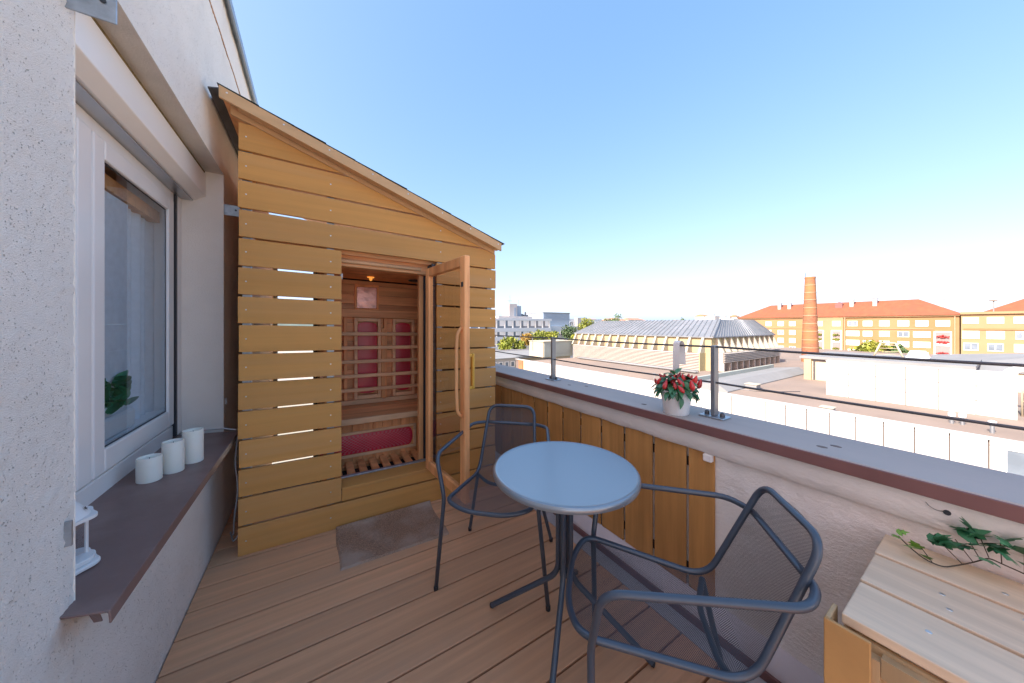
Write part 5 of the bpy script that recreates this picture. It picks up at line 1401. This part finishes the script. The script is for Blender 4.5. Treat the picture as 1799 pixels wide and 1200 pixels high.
for (dx_, dy_, dz_, az, pi_) in ((-0.046, -0.030, 0.118, 205, -78), (-0.040, 0.03, 0.12, 160, -80), (-0.02, -0.05, 0.120, 250, -75), (0.03, -0.055, 0.13, 290, -62), (0.045, -0.05, 0.14, 300, -55), (-0.035, 0.055, 0.135, 120, -40), (-0.02, 0.07, 0.14, 100, -20)):
    e_ = Matrix.Rotation(R(az) - math.pi / 2, 4, 'Z') @ Matrix.Rotation(R(pi_), 4, 'X')
    inst('leaf', pl_me[0], pt_, (PX + dx_, PY + dy_, PZ + dz_), e_.to_euler(), (1.2, 1.2, 1.2))

# ================================================================== CANDLES AND LANTERN ON THE SILL
def sill_z(x): return 0.662 - (x + 0.706) * (0.662 - 0.636) / 0.291
for i, (cx_, cy__, h_, lab) in enumerate(((-0.603, 1.972, 0.104, 'shortest cream pillar candle on the brown window sill'), (-0.552, 2.050, 0.142, 'middle cream pillar candle on the brown window sill'), (-0.512, 2.158, 0.158, 'tallest cream pillar candle, nearest the sauna, on the brown sill'))):
    z0 = sill_z(cx_ + 0.037) + 0.0006
    t = thing('pillar_candle', (cx_, cy__, z0), lab, 'candle', 'pillar candles on the window sill')
    rr = 0.0385 if i != 1 else 0.0365
    part('body', MB().lathe([(0, 0), (rr - 0.002, 0), (rr, 0.002), (rr, h_ - 0.003), (rr - 0.0015, h_), (rr - 0.005, h_ - 0.001), (rr - 0.008, h_ - 0.009), (0, h_ - 0.013)], (cx_, cy__, z0), 40, cap0=False, cap1=False), M['wax'], t, smooth='angle')
    part('wick', MB().tube([(cx_, cy__, z0 + h_ - 0.014), (cx_ + 0.001, cy__, z0 + h_ - 0.004)], 0.0012, 6), M['gasket'], t)
LX, LY = -0.598, 1.372
lz = sill_z(LX + 0.05) + 0.0008
ln = thing('lantern', (LX, LY, lz), 'small white metal lantern with glass sides and star cut lid on the window sill', 'lantern')
def hexp(r, n=6, sc_=1.0): return [(LX + r * math.cos(2 * math.pi * k / n + 0.5), LY + r * math.sin(2 * math.pi * k / n + 0.5)) for k in range(n)]
def scal(r):
    return [(LX + (r + 0.004 * math.cos(6 * a)) * math.cos(a), LY + (r + 0.004 * math.cos(6 * a)) * math.sin(a)) for a in [2 * math.pi * k / 60 for k in range(60)]]
part('base', MB().prism(scal(0.062), 'z', lz, lz + 0.009).prism(scal(0.054), 'z', lz + 0.0095, lz + 0.020), M['white_paint'], ln, bev=0.002)
hx_ = hexp(0.044)
for k in range(6):
    a, b = hx_[k], hx_[(k + 1) % 6]
    part('bar', MB().tube([(a[0], a[1], lz + 0.0205), (a[0] * 1.0, a[1], lz + 0.105)], 0.003, 6), M['white_paint'], ln)
    part('pane', MB().add([(a[0], a[1], lz + 0.021), (b[0], b[1], lz + 0.021), (b[0], b[1], lz + 0.104), (a[0], a[1], lz + 0.104)], [(0, 1, 2, 3)]), M['glass'], ln)
part('lid', MB().prism(scal(0.058), 'z', lz + 0.1055, lz + 0.112).lathe([(0.050, 0.1125), (0.034, 0.138), (0.012, 0.160), (0.0, 0.162)], (LX, LY, lz), 24, cap0=True, cap1=False), M['white_paint'], ln, smooth='angle')
# star cut in the lid
st = []
sc_c = Vector((LX + 0.030, LY + 0.004, lz + 0.1365))
nrm = Vector((0.045, 0.006, 0.030)).normalized(); e1 = nrm.cross(Vector((0, 0, 1))).normalized(); e2 = nrm.cross(e1)
ctr = Vector((LX, LY, lz)) + Vector((0.0425, 0.006, 0.1262))
sv = [ctr + nrm * 0.0012 + (e1 * math.cos(a) + e2 * math.sin(a)) * (0.006 if k % 2 == 0 else 0.0026) for k, a in enumerate([math.pi * k / 5 for k in range(10)])]
part('star', MB().add([ctr + nrm * 0.0012] + sv, [(0, 1 + k, 1 + (k + 1) % 10) for k in range(10)]), M['gasket'], ln)
part('ring', MB().tube([(LX + 0.012 * math.cos(a), LY, lz + 0.172 + 0.012 * math.sin(a)) for a in [2 * math.pi * k / 16 for k in range(16)]], 0.0015, 6, closed=True), M['white_paint'], ln, smooth=True)
tag(part('tea_light', MB().lathe([(0, 0), (0.02, 0), (0.02, 0.03), (0.0, 0.028)], (LX, LY, lz + 0.0205), 16, cap0=False, cap1=False), M['wax'], smooth='angle', loc=(LX, LY, lz + 0.0205)), 'small cream candle standing inside the white lantern', 'candle')

ln.scale = (1.25, 1.25, 1.25)
# plant on the inner sill seen through the glass
ip = thing('indoor_plant', (-0.84, 2.05, 0.86), 'leafy plant in a long white trough dimly seen behind the window glass', 'plant')
part('trough', MB().box(-0.764, -0.742, 1.85, 2.28, 0.83, 0.92), M['pot'], ip, bev=0.01)
part('shelf', MB().box(-1.05, -0.735, 1.1, 2.68, 0.80, 0.828), M['pvc'], ip)
il = leaf_mesh('leaf', M['leaf2'], 0.09, 0.02)
for k in range(46):
    a = r_.uniform(0, 6.28)
    e_ = Matrix.Rotation((0 if k % 2 else math.pi) + r_.uniform(-.12, .12), 4, 'Z') @ Matrix.Rotation(R(r_.uniform(10, 80)), 4, 'X')
    inst('leaf', il, ip, (-0.750 + r_.uniform(-.006, .006), 1.88 + 0.36 * r_.random(), 0.92 + r_.uniform(0, 0.14)), e_.to_euler(), (r_.uniform(.8, 1.3),) * 3)
